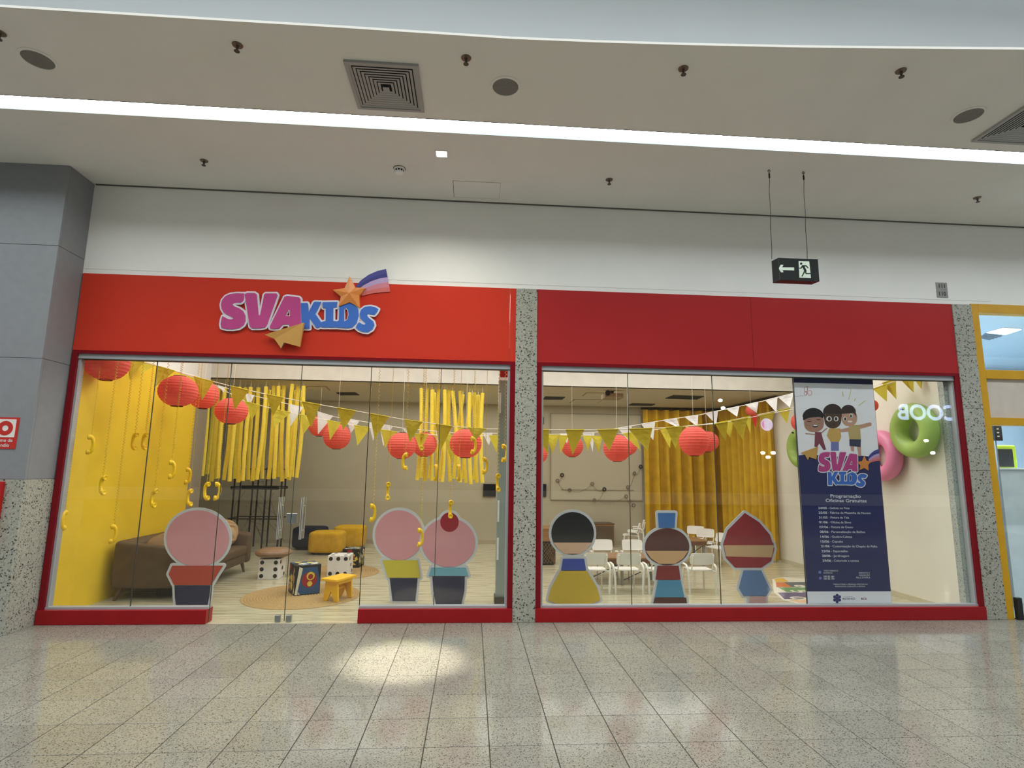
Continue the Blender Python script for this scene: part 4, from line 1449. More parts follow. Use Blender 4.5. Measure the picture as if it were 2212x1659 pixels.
MB().box(a.x, a.x + 0.018, BY - 0.042, BY - 0.03, b.z + 0.018, a.z - 0.018).build('frame_bar', M_bf, t)
RINGS = [(300, 145, 1), (245, 212, 0), (390, 325, 0), (660, 250, 0), (805, 315, 1), (1065, 400, 0), (1155, 505, 0), (685, 445, 0), (1085, 290, 0), (1165, 125, 0), (1240, 45, 1)]
t = thing('ring_garland', at(1300, 1055, BY - 0.06), 'looping garland of small dark rings on the back wall board', 'garland')
M_ring = mat('brown paper ring', C(104, 90, 70), 0.7)
order = [0, 1, 2, 3, 4, 7, 5, 6, 8, 9, 10]
pp = []
for i in order:
    x, y, dk = RINGS[i]
    p = at(1160 + x / 5.53, 1000 + y / 5.53, BY - 0.06)
    MB().torus(p, 0.036, 0.012 if dk else 0.008, 20, 6, Matrix.Rotation(pi / 2, 3, 'X')).build('ring', M_wire if dk else M_ring, t, smooth=True)
    pp.append(p)
th = []
for a, b in zip(pp[:-1], pp[1:]):
    for k in range(6):
        u = k / 6
        th.append(a.lerp(b, u) + Vector((0, 0.01, -0.10 * 4 * u * (1 - u))))
th.append(pp[-1])
MB().tube(th, 0.003, 4).build('thread', M_ring, t)

# ---- fittings on the shop ceiling
ZS = 3.20
CV = [((1172, 862), (1178, 856), (1221, 857), (1214, 862), 'dark slim air grille just right of the granite pillar', 1),
      ((1357, 874.5), (1366, 870.5), (1416, 872), (1407, 875.5), 'dark slim air grille above the left end of the curtain', 1),
      ((1436, 860), (1455, 853), (1522, 855), (1505, 862), 'dark broad air grille before the curtain', 1),
      ((726, 847), (735, 852.5), (777, 852.5), (767, 847), 'dark slim air grille right of the left noodles', 1),
      ((1230, 870), (1240, 862.5), (1303, 863), (1292, 870), 'pale ceiling hatch above the white board', 0),
      ((1258, 855), (1266, 848), (1306, 848.5), (1300, 856), 'pale ceiling hatch beside the ceiling box', 0),
      ((655, 841), (664, 834), (704, 834), (714, 843), 'dim ceiling hatch right of the left noodles', 0)]
for q0, q1, q2_, q3, lb, dk in CV:
    q = [atz(px, py, ZS) for px, py in (q0, q1, q2_, q3)]
    t = thing('air_grille' if dk else 'ceiling_hatch', sum(q, Vector()) / 4, lb, 'vent' if dk else 'hatch')
    MB().slab([p + Vector((0, 0, -0.006)) for p in q], (0, 0, 0.005)).build('frame', mat('dim grille', C(92, 84, 70), 0.6) if dk else mat('hatch rim', C(130, 120, 98), 0.8), t)
    c = sum(q, Vector()) / 4
    if dk:
        for k in range(4):
            u = (k + 0.5) / 4
            MB().cyl(q[0].lerp(q[1], u) + Vector((0, 0, -0.012)), q[3].lerp(q[2], u) + Vector((0, 0, -0.012)), 0.010, 4).build('slat', mat('dark slat', C(58, 54, 46), 0.6), t)
    else:
        MB().slab([c + (p - c) * 0.93 + Vector((0, 0, -0.009)) for p in q], (0, 0, 0.004)).build('lid', M_shopceil, t)
a, b = at(1307, 838, 3.75), at(1347, 860, 3.75)
t = thing('projector_box', ((a.x + b.x) / 2, 3.9, b.z), 'beige box hung under the shop ceiling near the centre joint', 'box')
MB().box(a.x, b.x, 3.75, 4.1, b.z, 3.14).build('case', mat('beige case', C(156, 140, 110), 0.7, 0.3, 0.08, 5), t, bevel=0.01)
MB().box((a.x + b.x) / 2 - 0.03, (a.x + b.x) / 2 + 0.03, 3.9, 3.96, 3.14, 3.2).build('mount', M_black, t)
MB().slab([(a.x + 0.05 + 0.05 * cos(k), 3.748, b.z + 0.09 + 0.05 * sin(k)) for k in [2 * pi * i / 16 for i in range(16)]], (0, -0.02, 0)).build('lens', M_black, t)

# ---- yellow foam noodles hanging in two bunches
BOT1 = [(436, 1028), (456, 1040), (470, 1033), (483, 1037), (495, 1040), (515, 1042), (524, 1039), (545, 1039), (554, 1036), (580, 1035), (592, 1034), (609, 1040), (620, 1030), (624, 1037), (640, 1032)]
TOP1 = [(452, 838), (472, 838), (487, 837), (503, 837), (518, 836), (530, 837), (542, 836), (558, 837), (574.5, 835), (591, 833.5), (602, 834), (614, 833), (631.5, 829.5), (643, 834), (656, 834)]
BOT2 = [(901, 1037), (918, 1039), (932, 1038), (945, 1040), (955, 1041), (972, 1041), (993.6, 1042), (1006, 1043), (1017, 1046), (1030, 1043), (1042, 1043)]
TOP2 = [(910, 838.5), (922.7, 839.5), (933.6, 842), (947.7, 841), (960.7, 842), (970, 843), (978, 844.5), (993.8, 845), (1014.6, 847.5), (1025, 847.5), (1042.5, 849)]
RB1 = [(447, 1024), (465, 1034), (507, 1034), (535, 1036), (566, 1034), (600, 1030), (617, 1034), (632, 1030)]
RT1 = [(462, 842), (480, 842), (520, 842), (548, 842), (582, 842), (611, 842), (640, 843), (648, 843)]
RB2 = [(910, 1032), (927, 1033), (950, 1034), (980, 1034), (1000, 1035), (1024, 1036)]
RT2 = [(922, 848), (938, 848), (968, 850), (1000, 852), (1020, 853), (1033, 853)]
rndN = random.Random(5)


def noodle(bt, tp, Y, label):
    a, b = at(bt[0], bt[1], Y), at(tp[0], tp[1], Y)
    if b.z > 3.15:
        b = a.lerp(b, (3.15 - a.z) / (b.z - a.z))
    t = thing('foam_noodle', b, label, 'foam noodle', 'yellow foam noodles')
    bend = rndN.uniform(-0.03, 0.03)
    path = [a.lerp(b, k / 7) + Vector((bend * 4 * (k / 7) * (1 - k / 7), rndN.uniform(-0.01, 0.01), 0)) for k in range(8)]
    MB().tube(path, 0.035, 10).build('foam_tube', M_noodle, t, smooth=True, angle=50)
    MB().cyl(b + Vector((0, 0, -0.01)), Vector((b.x, b.y, 3.205)), 0.004, 4).build('hanging_thread', M_string, t)


for nm, row, Y, B_, T_ in (('left', 'front', 3.56, BOT1, TOP1), ('right', 'front', 3.56, BOT2, TOP2), ('left', 'rear', 4.15, RB1, RT1), ('right', 'rear', 4.15, RB2, RT2)):
    for k, (p, q) in enumerate(zip(B_, T_)):
        noodle(p, q, Y + (0.06 if k % 2 else -0.06), '%s yellow foam noodle from the left in the %s row of the %s bunch' % (ORD[k], row, nm))

# ---- bunting
def interp(tab, x):
    for a, b in zip(tab[:-1], tab[1:]):
        if a[0] <= x <= b[0]:
            u = (x - a[0]) / (b[0] - a[0])
            return a[1] + (b[1] - a[1]) * u, a[2] + (b[2] - a[2]) * u
    e = tab[0] if x < tab[0][0] else tab[-1]
    return e[1], e[2]


def bunting(name, label, ctrl, flags, m):
    pts = []
    for a, b in zip(ctrl[:-1], ctrl[1:]):
        n = max(1, int((b[0] - a[0]) / 25))
        for k in range(n):
            u = k / n
            pts.append(at(a[0] + (b[0] - a[0]) * u, a[1] + (b[1] - a[1]) * u, a[2] + (b[2] - a[2]) * u))
    pts.append(at(*ctrl[-1]))
    t = thing(name, pts[len(pts) // 2], label, 'bunting', 'pennant strings across the shop')
    MB().tube(pts, 0.006, 5).build('string', M_string, t)
    rn = random.Random(len(flags))
    for fl_ in flags:
        xa, xb, tx, ty = fl_[:4]
        mm = fl_[4] if len(fl_) > 4 else m
        ya, Ya = interp(ctrl, xa)
        yb, Yb = interp(ctrl, xb)
        A, B = at(xa, ya, Ya), at(xb, yb, Yb)
        yt, Yt = interp(ctrl, tx)
        T = at(tx, ty, Yt - 0.02 + rn.uniform(-0.03, 0.03))
        # curled triangular sheet, a few rows, two sided
        v, f = [], []
        N = 4
        curl = rn.uniform(-0.03, 0.03)
        for r in range(N + 1):
            u = r / N
            for c in range(3):
                p = A.lerp(B, c / 2).lerp(T, u)
                p = p + Vector((0, -0.006 + curl * sin(pi * u) * (1 if c == 1 else 0.2), 0))
                v.append(p)
        for r in range(N):
            for c in range(2):
                k = r * 3 + c
                f.append((k, k + 1, k + 4, k + 3))
        n0 = len(v)
        v2 = v + [p + Vector((0, 0.0015, 0)) for p in v]
        MB().add(v2, f + [tuple(i + n0 for i in q[::-1]) for q in f]).build('pennant', mm, t)
        # folded hem over the string
        MB().tube([A + Vector((0, 0, 0.001)), B + Vector((0, 0, 0.001))], 0.009, 5).build('hem', mm, t)
    return t


G1 = [(205, 752, .35), (290, 777, .95), (355, 795, 1.1), (430, 817, 1.2), (539, 844, 1.2), (651, 867.5, 1.2), (769, 888, 1.2), (876, 907, 1.2), (977, 921, 1.2), (1049, 927, 1.2), (1186, 928.5, 1.2), (1290, 928.5, 1.2), (1360, 927, 1.2), (1440, 924, 1.2), (1554, 915, 1.2), (1615, 903, 1.2), (1715, 884, 1.2), (1850, 852, .95), (1895, 838, .75), (1937, 822, .55), (1996, 799, .36)]
F1 = [(274, 311, 281, 821), (338, 378, 332, 838), (419, 462, 437, 865), (498.6, 538.3, 506.7, 886), (576, 613, 590, 899), (652, 692, 672, 924), (728, 769, 741, 930), (799, 840, 809, 949), (873.6, 912, 885, 956), (941, 977, 951, 975), (1011, 1049, 1027, 951), (1077, 1112, 1090, 978), (1150, 1186, 1184, 982), (1222, 1262, 1236.6, 983.5), (1290, 1336, 1316, 974), (1358, 1409, 1398.7, 974), (1438, 1475, 1459, 969), (1544, 1572, 1567.5, 953), (1580, 1615, 1604, 950), (1640, 1672, 1662, 932), (1885, 1916, 1915, 868), (1944, 1974, 1973, 848)]
bunting('bunting', 'yellow pennant string hanging nearest the glass across both windows', G1, F1, M_flagY)
G2 = [(303, 780, 1.15), (430, 815, 2.2), (529, 867, 2.6), (589, 883, 2.6), (650, 896, 2.6), (707, 908, 2.6), (765, 919, 2.6), (880, 937, 2.6), (1000, 942, 2.6), (1180, 940, 2.6), (1300, 943, 2.6), (1400, 930, 2.6), (1554, 913, 2.5), (1657, 892, 2.4), (1715, 880, 2.2), (1830, 850, 1.3), (1905, 828, .72), (1996, 800, .36)]
F2 = [(306, 336, 304, 808), (440, 468, 452, 850), (529, 563, 544, 908), (589, 628, 592, 923), (650, 682, 655, 939), (707, 737, 713, 951), (765, 800, 772, 963), (822, 858, 832, 967), (895, 925, 908, 975), (958, 992, 976, 1000), (1056, 1085, 1073, 978), (1124, 1150, 1138, 980), (1179, 1207, 1194, 981), (1207, 1228, 1210, 981), (1259, 1279, 1270, 975), (1278, 1301, 1293, 979), (1345, 1372, 1384, 974), (1425, 1452, 1447, 968), (1480, 1508, 1500, 955), (1553, 1584, 1577.6, 946), (1608, 1622, 1621, 938), (1622, 1636, 1632, 925, M_flagR), (1680, 1706, 1700, 915), (1905, 1935, 1936, 863), (1965, 1991, 1990, 841)]
bunting('bunting', 'second yellow pennant string, slung lower and farther from the glass', G2, F2, M_flagY)
G3 = [(420, 819, 2.5), (540, 853, 3.0), (660, 882, 3.1), (720, 900, 3.1), (780, 910, 3.1), (870, 925, 3.1), (1000, 937, 3.1), (1060, 936, 3.1), (1200, 938, 3.1), (1280, 935, 3.0), (1365, 920, 2.8), (1440, 907, 2.7), (1508, 897, 2.6), (1638, 869, 2.3), (1714, 850, 2.1), (1800, 822, 1.4)]
F3 = [(470, 486, 484, 850), (530, 549, 536, 884), (625, 655, 627, 922), (686, 719, 687, 938), (749, 777, 758, 936), (796, 815, 806, 953), (820, 848, 828, 964), (870, 893, 884, 950), (942, 960, 946, 962), (1043, 1064, 1056, 962), (1209, 1228, 1225, 958), (1258, 1273, 1268, 960), (1270, 1284, 1280, 977), (1335, 1365, 1357, 952), (1385, 1415, 1411, 951), (1432, 1462, 1470, 926), (1479, 1508, 1507, 922), (1524, 1551, 1547, 917), (1569, 1597, 1592, 900), (1610, 1638, 1634, 892), (1653, 1679, 1677, 891), (1681, 1714, 1706, 880)]
bunting('bunting', 'white pennant string rising to the right in front of the curtain', G3, F3, M_flagW)

# ---- red paper lanterns
LAN = [(232, 783, 43, 40, .34, 'at the top left corner of the left window'), (385, 845, 39, 34, .75, 'pinkish in the left window, at the end of the yellow wall'), (440, 853, 31, 31, 1.9, 'half hidden behind the pinkish lantern in the left window'),
       (500, 888, 33.5, 29, 1.6, 'in front of the left noodles'), (690, 920, 23, 23, 4.2, 'mostly hidden by white pennants right of the left noodles'), (728, 943, 29, 28, 2.87, 'between the two noodle bunches'),
       (868, 963, 31, 29, 2.3, 'left of the right noodle bunch, above the pink display boards'), (917, 960, 27, 27, 3.2, 'overlapping the left edge of the right noodle bunch'), (1006, 958, 35, 32, 1.6, 'in front of the right noodle bunch'),
       (1161, 981, 22, 21, 3.3, 'cut by the left edge of the right window'), (1236, 964, 24, 24, 3.34, 'behind yellow pennants before the back wall board'), (1333, 968, 30, 30, 2.0, 'large and left of the curtain'),
       (1357, 964, 19.5, 19, 3.3, 'small, peeking out left of the curtain'), (1499, 953, 32, 33, 1.9, 'large and in front of the curtain'), (1527, 954, 25, 23, 2.9, 'smaller, overlapped by the large one at the curtain'),
       (1622, 886, 11, 12, 3.3, 'tiny, behind white pennants before the curtain'), (1728, 912, 18, 20, 2.6, 'at the left edge of the blue banner'), (1884, 876, 12, 13, .95, 'at the right edge of the blue banner')]


def lantern(px, py, rx, rz, Y, lb):
    c = at(px, py, Y)
    dep = (c - CAM).dot(CF)
    a, b = rx * dep / F_PX, rz * dep / F_PX
    t = thing('paper_lantern', c, 'red paper lantern ' + lb, 'lantern', 'red paper lanterns')
    M = Matrix.Translation(c)
    NR = 13
    prof = []
    q0, q1 = -pi / 2 + 0.30, pi / 2 - 0.30
    for k in range(NR * 2 + 1):
        q = q0 + (q1 - q0) * k / (NR * 2)
        s = 1.0 if k % 2 == 0 else 0.975
        prof.append((a * cos(q) * s, b * sin(q) * s))
    MB().lathe(prof, 28, M).build('shade', M_lantern, t)
    MB().torus(c + Vector((0, 0, b * sin(q1))), a * cos(q1), 0.006, 24, 5).build('top_ring', M_wire, t)
    MB().torus(c + Vector((0, 0, -b * sin(q1))), a * cos(q1), 0.005, 24, 5).build('bottom_ring', M_wire, t)
    fm = MB()
    for s in (-1, 1):
        fm.cyl(c + Vector((s * a * 0.2, 0, -b * 0.9)), c + Vector((s * a * 0.2, 0, b * 0.93)), 0.0025, 4)
    fm.build('inner_wire', M_wire, t)['kind'] = 'stuff'
    zt_l = 3.20 if Y > 3.4 else 4.3
    MB().cyl(c + Vector((0, 0, b * 0.93)), Vector((c.x, c.y, zt_l)), 0.0018, 4).build('hanging_thread', M_string, t)


for q in LAN:
    lantern(*q)

# ---- yellow telephone handsets on coiled cords
HS = [(193, 960, 'L', .13, 'highest on the yellow wall, far left'), (292, 953, 'R', .75, 'left of the pair hung side by side on the yellow wall'), (314.5, 953, 'R', .8, 'right of the pair hung side by side on the yellow wall'),
      (224, 1048, 'R', .13, 'low on the left part of the yellow wall, opening to the right'), (369, 1014, 'L', .4, 'upper one near the right end of the yellow wall'), (404, 1028, 'L', 1.2, 'at the right end of the yellow wall, below the upper one'),
      (334, 1076, 'R', .4, 'above the sofa, just right of the left glass joint'), (411, 1075, 'R', 1.0, 'above the left display board, at the wall end'), (448, 1061, 'R', .6, 'left of the pair facing each other under the noodles'),
      (467, 1061, 'L', .6, 'right of the pair facing each other under the noodles'), (138, 1124, 'B', .11, 'at the extreme left, touching the red frame'), (242, 1153, 'L', .5, 'lowest on the yellow wall, above the sofa arm'),
      (803, 1108, 'L', .55, 'left of the pink and yellow display board'), (838, 1061, 'F', .6, 'above the pink and yellow display board'), (876.5, 997, 'R', .6, 'below the lantern above the display boards'),
      (911, 954, 'F', .6, 'in front of a lantern at the right noodles'), (1021, 962, 'L', .5, 'in front of the large lantern at the right noodles'), (973.5, 1100, 'F', .5, 'above the display board with the dark red top'),
      (906, 1161, 'L', .45, 'between the two right display boards'), (942, 1021, 'B', .9, 'left one hanging before the right noodle bunch'), (991, 1021, 'B', .9, 'middle one hanging before the right noodle bunch'),
      (1046, 1006, 'L', .8, 'at the right edge of the right noodle bunch'), (1088, 979, 'L', .35, 'near the grey pillar frame, upper'), (1076, 1043, 'F', .4, 'near the grey pillar frame, lower')]


def handset(px, py, face, Y, lb):
    c = at(px, py, Y)
    t = thing('telephone_handset', c, 'yellow telephone handset, ' + lb, 'telephone handset', 'hanging yellow telephone handsets')
    ang = {'R': -0.25, 'L': pi + 0.3, 'F': -pi / 2 + 0.25, 'B': pi / 2 + 0.2}[face]
    tilt = rndN.uniform(-0.06, 0.06)
    M = Matrix.Translation(c) @ Matrix.Rotation(ang, 4, 'Z') @ Matrix.Rotation(tilt, 4, 'Y')
    R = M.to_3x3()

    def W(*p):
        return M @ Vector(p)
    path = [W(0.006, 0, 0.088), W(-0.016, 0, 0.082), (W(-0.030, 0, 0.060)), W(-0.036, 0, 0.03), W(-0.038, 0, 0), W(-0.036, 0, -0.03), W(-0.030, 0, -0.060), W(-0.016, 0, -0.082), W(0.006, 0, -0.088)]
    MB().tube(path, 0.016, 8, rfun=lambda u: 0.017 + 0.006 * abs(u - 0.5) * 2).build('handle', M_phone, t, smooth=True)
    for s, nm in ((1, 'earpiece'), (-1, 'mouthpiece')):
        MM = M @ Matrix.Translation((-0.006, 0, s * 0.084)) @ Matrix.Rotation(pi / 2 + s * 0.12, 4, 'Y')
        o = MB().lathe([(0.001, -0.016), (0.020, -0.014), (0.029, 0.0), (0.031, 0.018), (0.028, 0.026), (0.018, 0.024), (0.015, 0.020), (0.001, 0.020)], 18, MM).build(nm, M_phone, t, smooth=True)
    top = W(-0.012, 0, 0.105)
    cordp = [W(-0.012, 0, 0.092), top]
    z = top.z + 0.03
    rr = 0.004 if rndN.random() < 0.25 else 0.010
    pitch = rndN.choice((0.028, 0.034, 0.044))
    ph = rndN.uniform(0, 6)
    n = int((3.25 - z) / pitch * 8)
    for k in range(n):
        q = ph + 2 * pi * k / 8
        cordp.append(Vector((top.x + rr * cos(q), top.y + rr * sin(q), z + pitch * k / 8)))
    cordp.append(Vector((top.x, top.y, 3.3)))
    cordp.append(Vector((top.x, top.y, 4.3)))
    MB().tube(cordp, 0.0026, 4).build('cord', mat('yellow cord', C(214, 176, 40), 0.5), t, smooth=True)


for q in HS:
    handset(q[0], q[1], q[2], q[3], q[4])

# ---- swim rings on the right wall
RY = Matrix.Rotation(pi / 2, 3, 'Y')


def swimring(c, R, r, m, label):
    t = thing('swim_ring', c, label, 'swim ring', 'swim rings on the right wall')
    MB().torus(c, R, r, 48, 20, RY).build('tube', m, t, smooth=True)
    MB().cyl(Vector(c) + Vector((-r * 0.9, 0.02, R + 0.02)), Vector(c) + Vector((-r - 0.03, 0.03, R + 0.03)), 0.012, 10).build('valve', M_black if m.name.startswith('lime') else m, t)
    MB().torus(c, R - r * 0.72, r * 0.08, 48, 5, RY).build('seam', m, t, smooth=True)


M_lime = mat('lime vinyl', C(188, 216, 120), 0.25, 0.4, 0.06, 4, trans=0.35)
M_pink = mat('pink vinyl', C(248, 150, 190), 0.3, 0.5, 0.04, 4, trans=0.15)
swimring((RX - 0.115, 1.15, 1.955), 0.26, 0.105, M_pink, 'pink inflatable swim ring on the cream right wall, right of the banner')
swimring((RX - 0.135, 0.92, 2.30), 0.24, 0.125, M_lime, 'lime green swim ring on the right wall, above right of the pink one') if 0 else swimring((RX - 0.135, 0.485, 2.27), 0.255, 0.112, M_lime, 'lime green swim ring on the right wall, above right of the pink one')
swimring((RX - 0.115, 3.10, 2.13), 0.25, 0.11, M_lime, 'lime green swim ring half hidden behind the left edge of the banner')

# ---- numbered play mat on the floor
t = thing('number_mat', atz(1715, 1275, 0), 'colourful numbered hopscotch mat on the floor left of the banner', 'mat')
MATL = [((1673, 1251), (1690, 1248), (1704, 1256), (1676, 1257.5), 'mat yellow', (214, 172, 60)), ((1676, 1258), (1694, 1258), (1710, 1268), (1677, 1268), 'mat orange', (200, 110, 50)),
        ((1694, 1257.5), (1800, 1256), (1806, 1267), (1710, 1267.5), 'mat grey', (92, 96, 98)), ((1682, 1269), (1806, 1267.6), (1812, 1277.5), (1699, 1278.2), 'mat green', (96, 138, 86)),
        ((1681, 1280), (1812, 1278.3), (1818, 1292.5), (1694, 1293.5), 'mat purple', (92, 80, 112)), ((1706, 1296), (1818, 1293.6), (1822, 1303), (1738, 1305), 'mat peach', (216, 176, 140))]
allq = [atz(px, py, 0.003) for px, py in ((1668, 1251), (1690, 1246.5), (1802, 1254), (1824, 1304.5), (1738, 1306.5), (1692, 1296), (1672, 1280))]
MB().slab(allq, (0, 0, -0.0025)).build('backing', flat('mat white', 214, 208, 190), t)
for a, b, c, d, nm, col in MATL:
    MB().slab([atz(px, py, 0.006) for px, py in (a, b, c, d)], (0, 0, -0.0028)).build('colour_field', flat(nm, *col), t)
for s, px, py, w_ in (('6', 1712, 1264, 25), ('5', 1706, 1275, 27), ('0', 1702, 1289, 30)):
    mb = text_mb(MB(), s, 0, 0, 0.24, 0, bold=0.03)
    p = atz(px, py, 0.0075)
    mb.v = [Vector((p.x + v.z * 0.9 + 0.0, p.y - v.x * 1.1, 0.0075 - v.y)) for v in mb.v]
    mb.build('numeral', flat('mat white', 214, 208, 190), t)

# ------------------------------------------------------------------ display boards (plain shapes in the colours of the printed figures)
def ell(cx, cy, rx, ry, n=36, e=1.0, a0=0, a1=2 * pi):
    return [(cx + rx * math.copysign(abs(cos(q)) ** e, cos(q)), cy + ry * math.copysign(abs(sin(q)) ** e, sin(q))) for q in [a0 + (a1 - a0) * k / n for k in range(n if a1 - a0 > 6.2 else n + 1)]]


def board(Y, shapes, label, hw=0.032, foot=None):
    zmin = 9
    allp = []
    W3 = []
    for pts, col in shapes:
        P = [at(x, y, Y) for x, y in pts]
        P = [Vector((p.x, p.y, max(p.z, 0.012))) for p in P]
        W3.append((P, col))
        allp += P
    cx = sum(p.x for p in allp) / len(allp)
    t = thing('display_board', (cx, Y, 0), label, 'display board', 'cut out display boards in the windows')
    wb = MB()
    for k, (P, col) in enumerate(W3):
        j = Vector((0, 0.0008 * k, 0))
        wb.slab([p + j + Vector((0, 0.004, 0)) for p in P], (0, 0.010, 0))
        n = len(P)
        for i in range(n):
            a, b = P[i] + j, P[(i + 1) % n] + j
            u = b - a
            if u.length < 1e-5:
                continue
            u.normalize()
            s = Vector((-u.z, 0, u.x)) * hw
            jj = Vector((0, 0.0035 + 0.004 * i / n, 0))
            q = [a + s + jj, a - s + jj, b - s + jj, b + s + jj]
            q = [Vector((p.x, p.y, max(p.z, 0.001))) for p in q]
            wb.slab(q, (0, 0.006, 0))
            wb.slab([Vector((a.x + hw * cos(r), a.y + jj.y + 0.0001, max(0.001, a.z + hw * sin(r)))) for r in [2 * pi * m / 12 for m in range(12)]], (0, 0.006, 0))
    wb.build('foam_board', M_board, t)
    for k, (P, col) in enumerate(W3):
        MB().slab([p + Vector((0, -0.0012 * k, 0)) for p in P], (0, 0.0010, 0)).build('colour_field', flat('board %d %d %d' % col, *col), t)
    MB().box(cx - 0.05, cx + 0.05, Y + 0.012, Y + 0.16, 0.0, 0.30).build('strut', M_board, t)


PK, NV = (212, 150, 158), (38, 40, 70)
board(0.78, [(ell(427, 1163, 68, 61), PK), ([(372, 1222), (482, 1222), (470, 1240), (456, 1264), (376, 1264), (364, 1240)], (178, 70, 52)), ([(377, 1265), (455, 1265), (452, 1290), (448, 1310), (380, 1310), (378, 1290)], NV)],
      'pink, orange and navy display board with white edge, leftmost, before the sofa')
board(0.92, [(ell(862, 1156, 52, 54), PK), ([(826, 1210), (902, 1210), (908, 1248), (838, 1248)], (206, 190, 62)), ([(842, 1249), (902, 1249), (897, 1298), (848, 1298)], NV)],
      'pink, yellow and navy display board, behind the one with a light blue band')
board(0.74, [(ell(969, 1172, 58, 53), PK), (ell(971, 1128, 20, 21), (156, 38, 50)), ([(932, 1226), (1006, 1226), (1012, 1244), (926, 1244)], (112, 170, 190)), ([(934, 1245), (1004, 1245), (1003, 1276), (996, 1310), (942, 1310), (936, 1276)], NV)],
      'pink and navy display board with light blue band and dark red top')
board(0.74, [(ell(1237, 1152, 46, 46), (30, 28, 34)), ([(1195, 1172), (1279, 1172), (1268, 1186), (1254, 1196), (1220, 1196), (1206, 1186)], (216, 178, 150)), ([(1216, 1207), (1262, 1207), (1266, 1232), (1212, 1232)], (56, 76, 166)), ([(1210, 1233), (1268, 1233), (1290, 1270), (1297, 1296), (1270, 1306), (1208, 1306), (1184, 1296), (1190, 1270)], (200, 172, 52))],
      'display board with rounded black top and broad yellow base')
board(0.74, [(ell(1441, 1181, 48, 40), (92, 52, 48)), ([(1395, 1190), (1487, 1190), (1476, 1206), (1458, 1218), (1424, 1218), (1406, 1206)], (206, 166, 122)), ([(1421, 1108), (1459, 1108), (1457, 1140), (1423, 1140)], (72, 116, 178)), ([(1420, 1222), (1466, 1222), (1470, 1252), (1416, 1252)], (130, 42, 42)), ([(1421, 1253), (1470, 1253), (1478, 1290), (1414, 1290)], (72, 138, 176)), ([(1414, 1291), (1482, 1291), (1484, 1307), (1410, 1307)], (82, 44, 42))],
      'brown round display board with blue top tab and blue lower band')
board(0.74, [([(1609, 1108), (1640, 1128), (1663, 1155), (1673, 1185), (1666, 1212), (1645, 1226), (1588, 1226), (1568, 1205), (1562, 1175), (1572, 1145)], (150, 50, 56)), ([(1564, 1178), (1672, 1178), (1667, 1204), (1568, 1202)], (206, 170, 128)), ([(1606, 1232), (1644, 1232), (1664, 1274), (1655, 1287), (1606, 1287), (1596, 1270)], (96, 128, 176)), ([(1620, 1288), (1654, 1288), (1655, 1307), (1618, 1307)], (196, 160, 160))],
      'dark red teardrop shaped display board with blue base, nearest the banner')

# ------------------------------------------------------------------ banner
BNY = 0.105


def bn(x, y, Y):
    return at(1700 + x / 6.38, 800 + y / 6.38, Y)


t = thing('banner', at(1830, 1306, BNY), 'tall dark blue programme banner with three printed children, hung inside the right window', 'banner')
M_nv = flat('banner navy', 44, 46, 96)
M_lav = flat('banner pale grey', 240, 236, 245)
bx0, bx1, bz0, bz1 = 3.713, 4.760, 0.153, 2.884
MB().box(bx0, bx1, BNY, BNY + 0.004, bz0, bz1).build('sheet', M_nv, t)
MB().cyl((bx0 - 0.01, BNY + 0.002, bz1 + 0.01), (bx1 + 0.01, BNY + 0.002, bz1 + 0.01), 0.012, 10).build('top_rod', M_alu, t)
zA = at(1800, 828.5, BNY).z
zB = at(1810, 985, BNY).z
zC_ = at(1830, 1277.5, BNY).z
gx = [bx0 + 0.004 + (bx1 - bx0 - 0.008) * k / 12 for k in range(13)]
MB().slab([(x, BNY - 0.0008, zB + 0.012 * sin(k * 0.9)) for k, x in enumerate(gx)] + [(gx[-1], BNY - 0.0008, zA), (gx[0], BNY - 0.0008, zA)], (0, 0.0007, 0)).build('pale_field', M_lav, t)
MB().box(bx0 + 0.002, bx1 - 0.002, BNY - 0.0008, BNY - 0.0001, bz0 + 0.002, zC_).build('footer', M_lav, t)


def aff(src, dst):
    (a0, a1, b0, b1), (c0, c1, d0, d1) = src, dst
    return lambda x, y, Y: bn(c0 + (x - a0) * (c1 - c0) / (a1 - a0), d0 + (y - b0) * (d1 - d0) / (b1 - b0), Y)


fS, fK = aff((215, 1085, 350, 745), (425, 975, 1118, 1402)), aff((1080, 1905, 450, 775), (562, 1105, 1395, 1608))
fP, fSt, fT = aff((700, 1120, 682, 950), (190, 430, 1050, 1240)), aff((1420, 1770, 180, 512), (965, 1160, 1172, 1382)), aff((1665, 2030, 103, 388), (1112, 1286, 1085, 1275))
YB = BNY - 0.0045
for k in 'SVA':
    letter(t, k, fS, M_mag, YB, 0.0012, 0.011)
for k in 'KIDs':
    letter(t, k, fK, M_blu, YB - 0.0013, 0.0012, 0.011)
tail(t, fT, YB - 0.0005, 0.0006)
star(t, fSt, YB - 0.003, 0.001, 0.001)
plane(t, fP, YB - 0.003, 0.002)
KC = {n: flat('kid ' + n, *c) for n, c in (('black', (34, 30, 34)), ('brown', (84, 62, 54)), ('skin', (176, 130, 112)), ('tan', (198, 150, 130)), ('maroon', (130, 66, 84)), ('yellow', (208, 166, 96)), ('jean', (116, 124, 184)), ('khaki', (190, 164, 112)), ('navy', (58, 62, 88)), ('white', (236, 232, 230)), ('dark', (58, 42, 42)))}
KM = list(KC.values())
KI = {n: i for i, n in enumerate(KC)}


def kid(shapes, label):
    mb = MB()
    for k, (pts, c) in enumerate(shapes):
        mb.mtl(KI[c]).slab([bn(x, y, BNY - 0.0012 - 0.00018 * k) for x, y in pts], (0, 0.00015, 0))
    o = mb.build('printed_child', KM, t)
    o['label'] = label


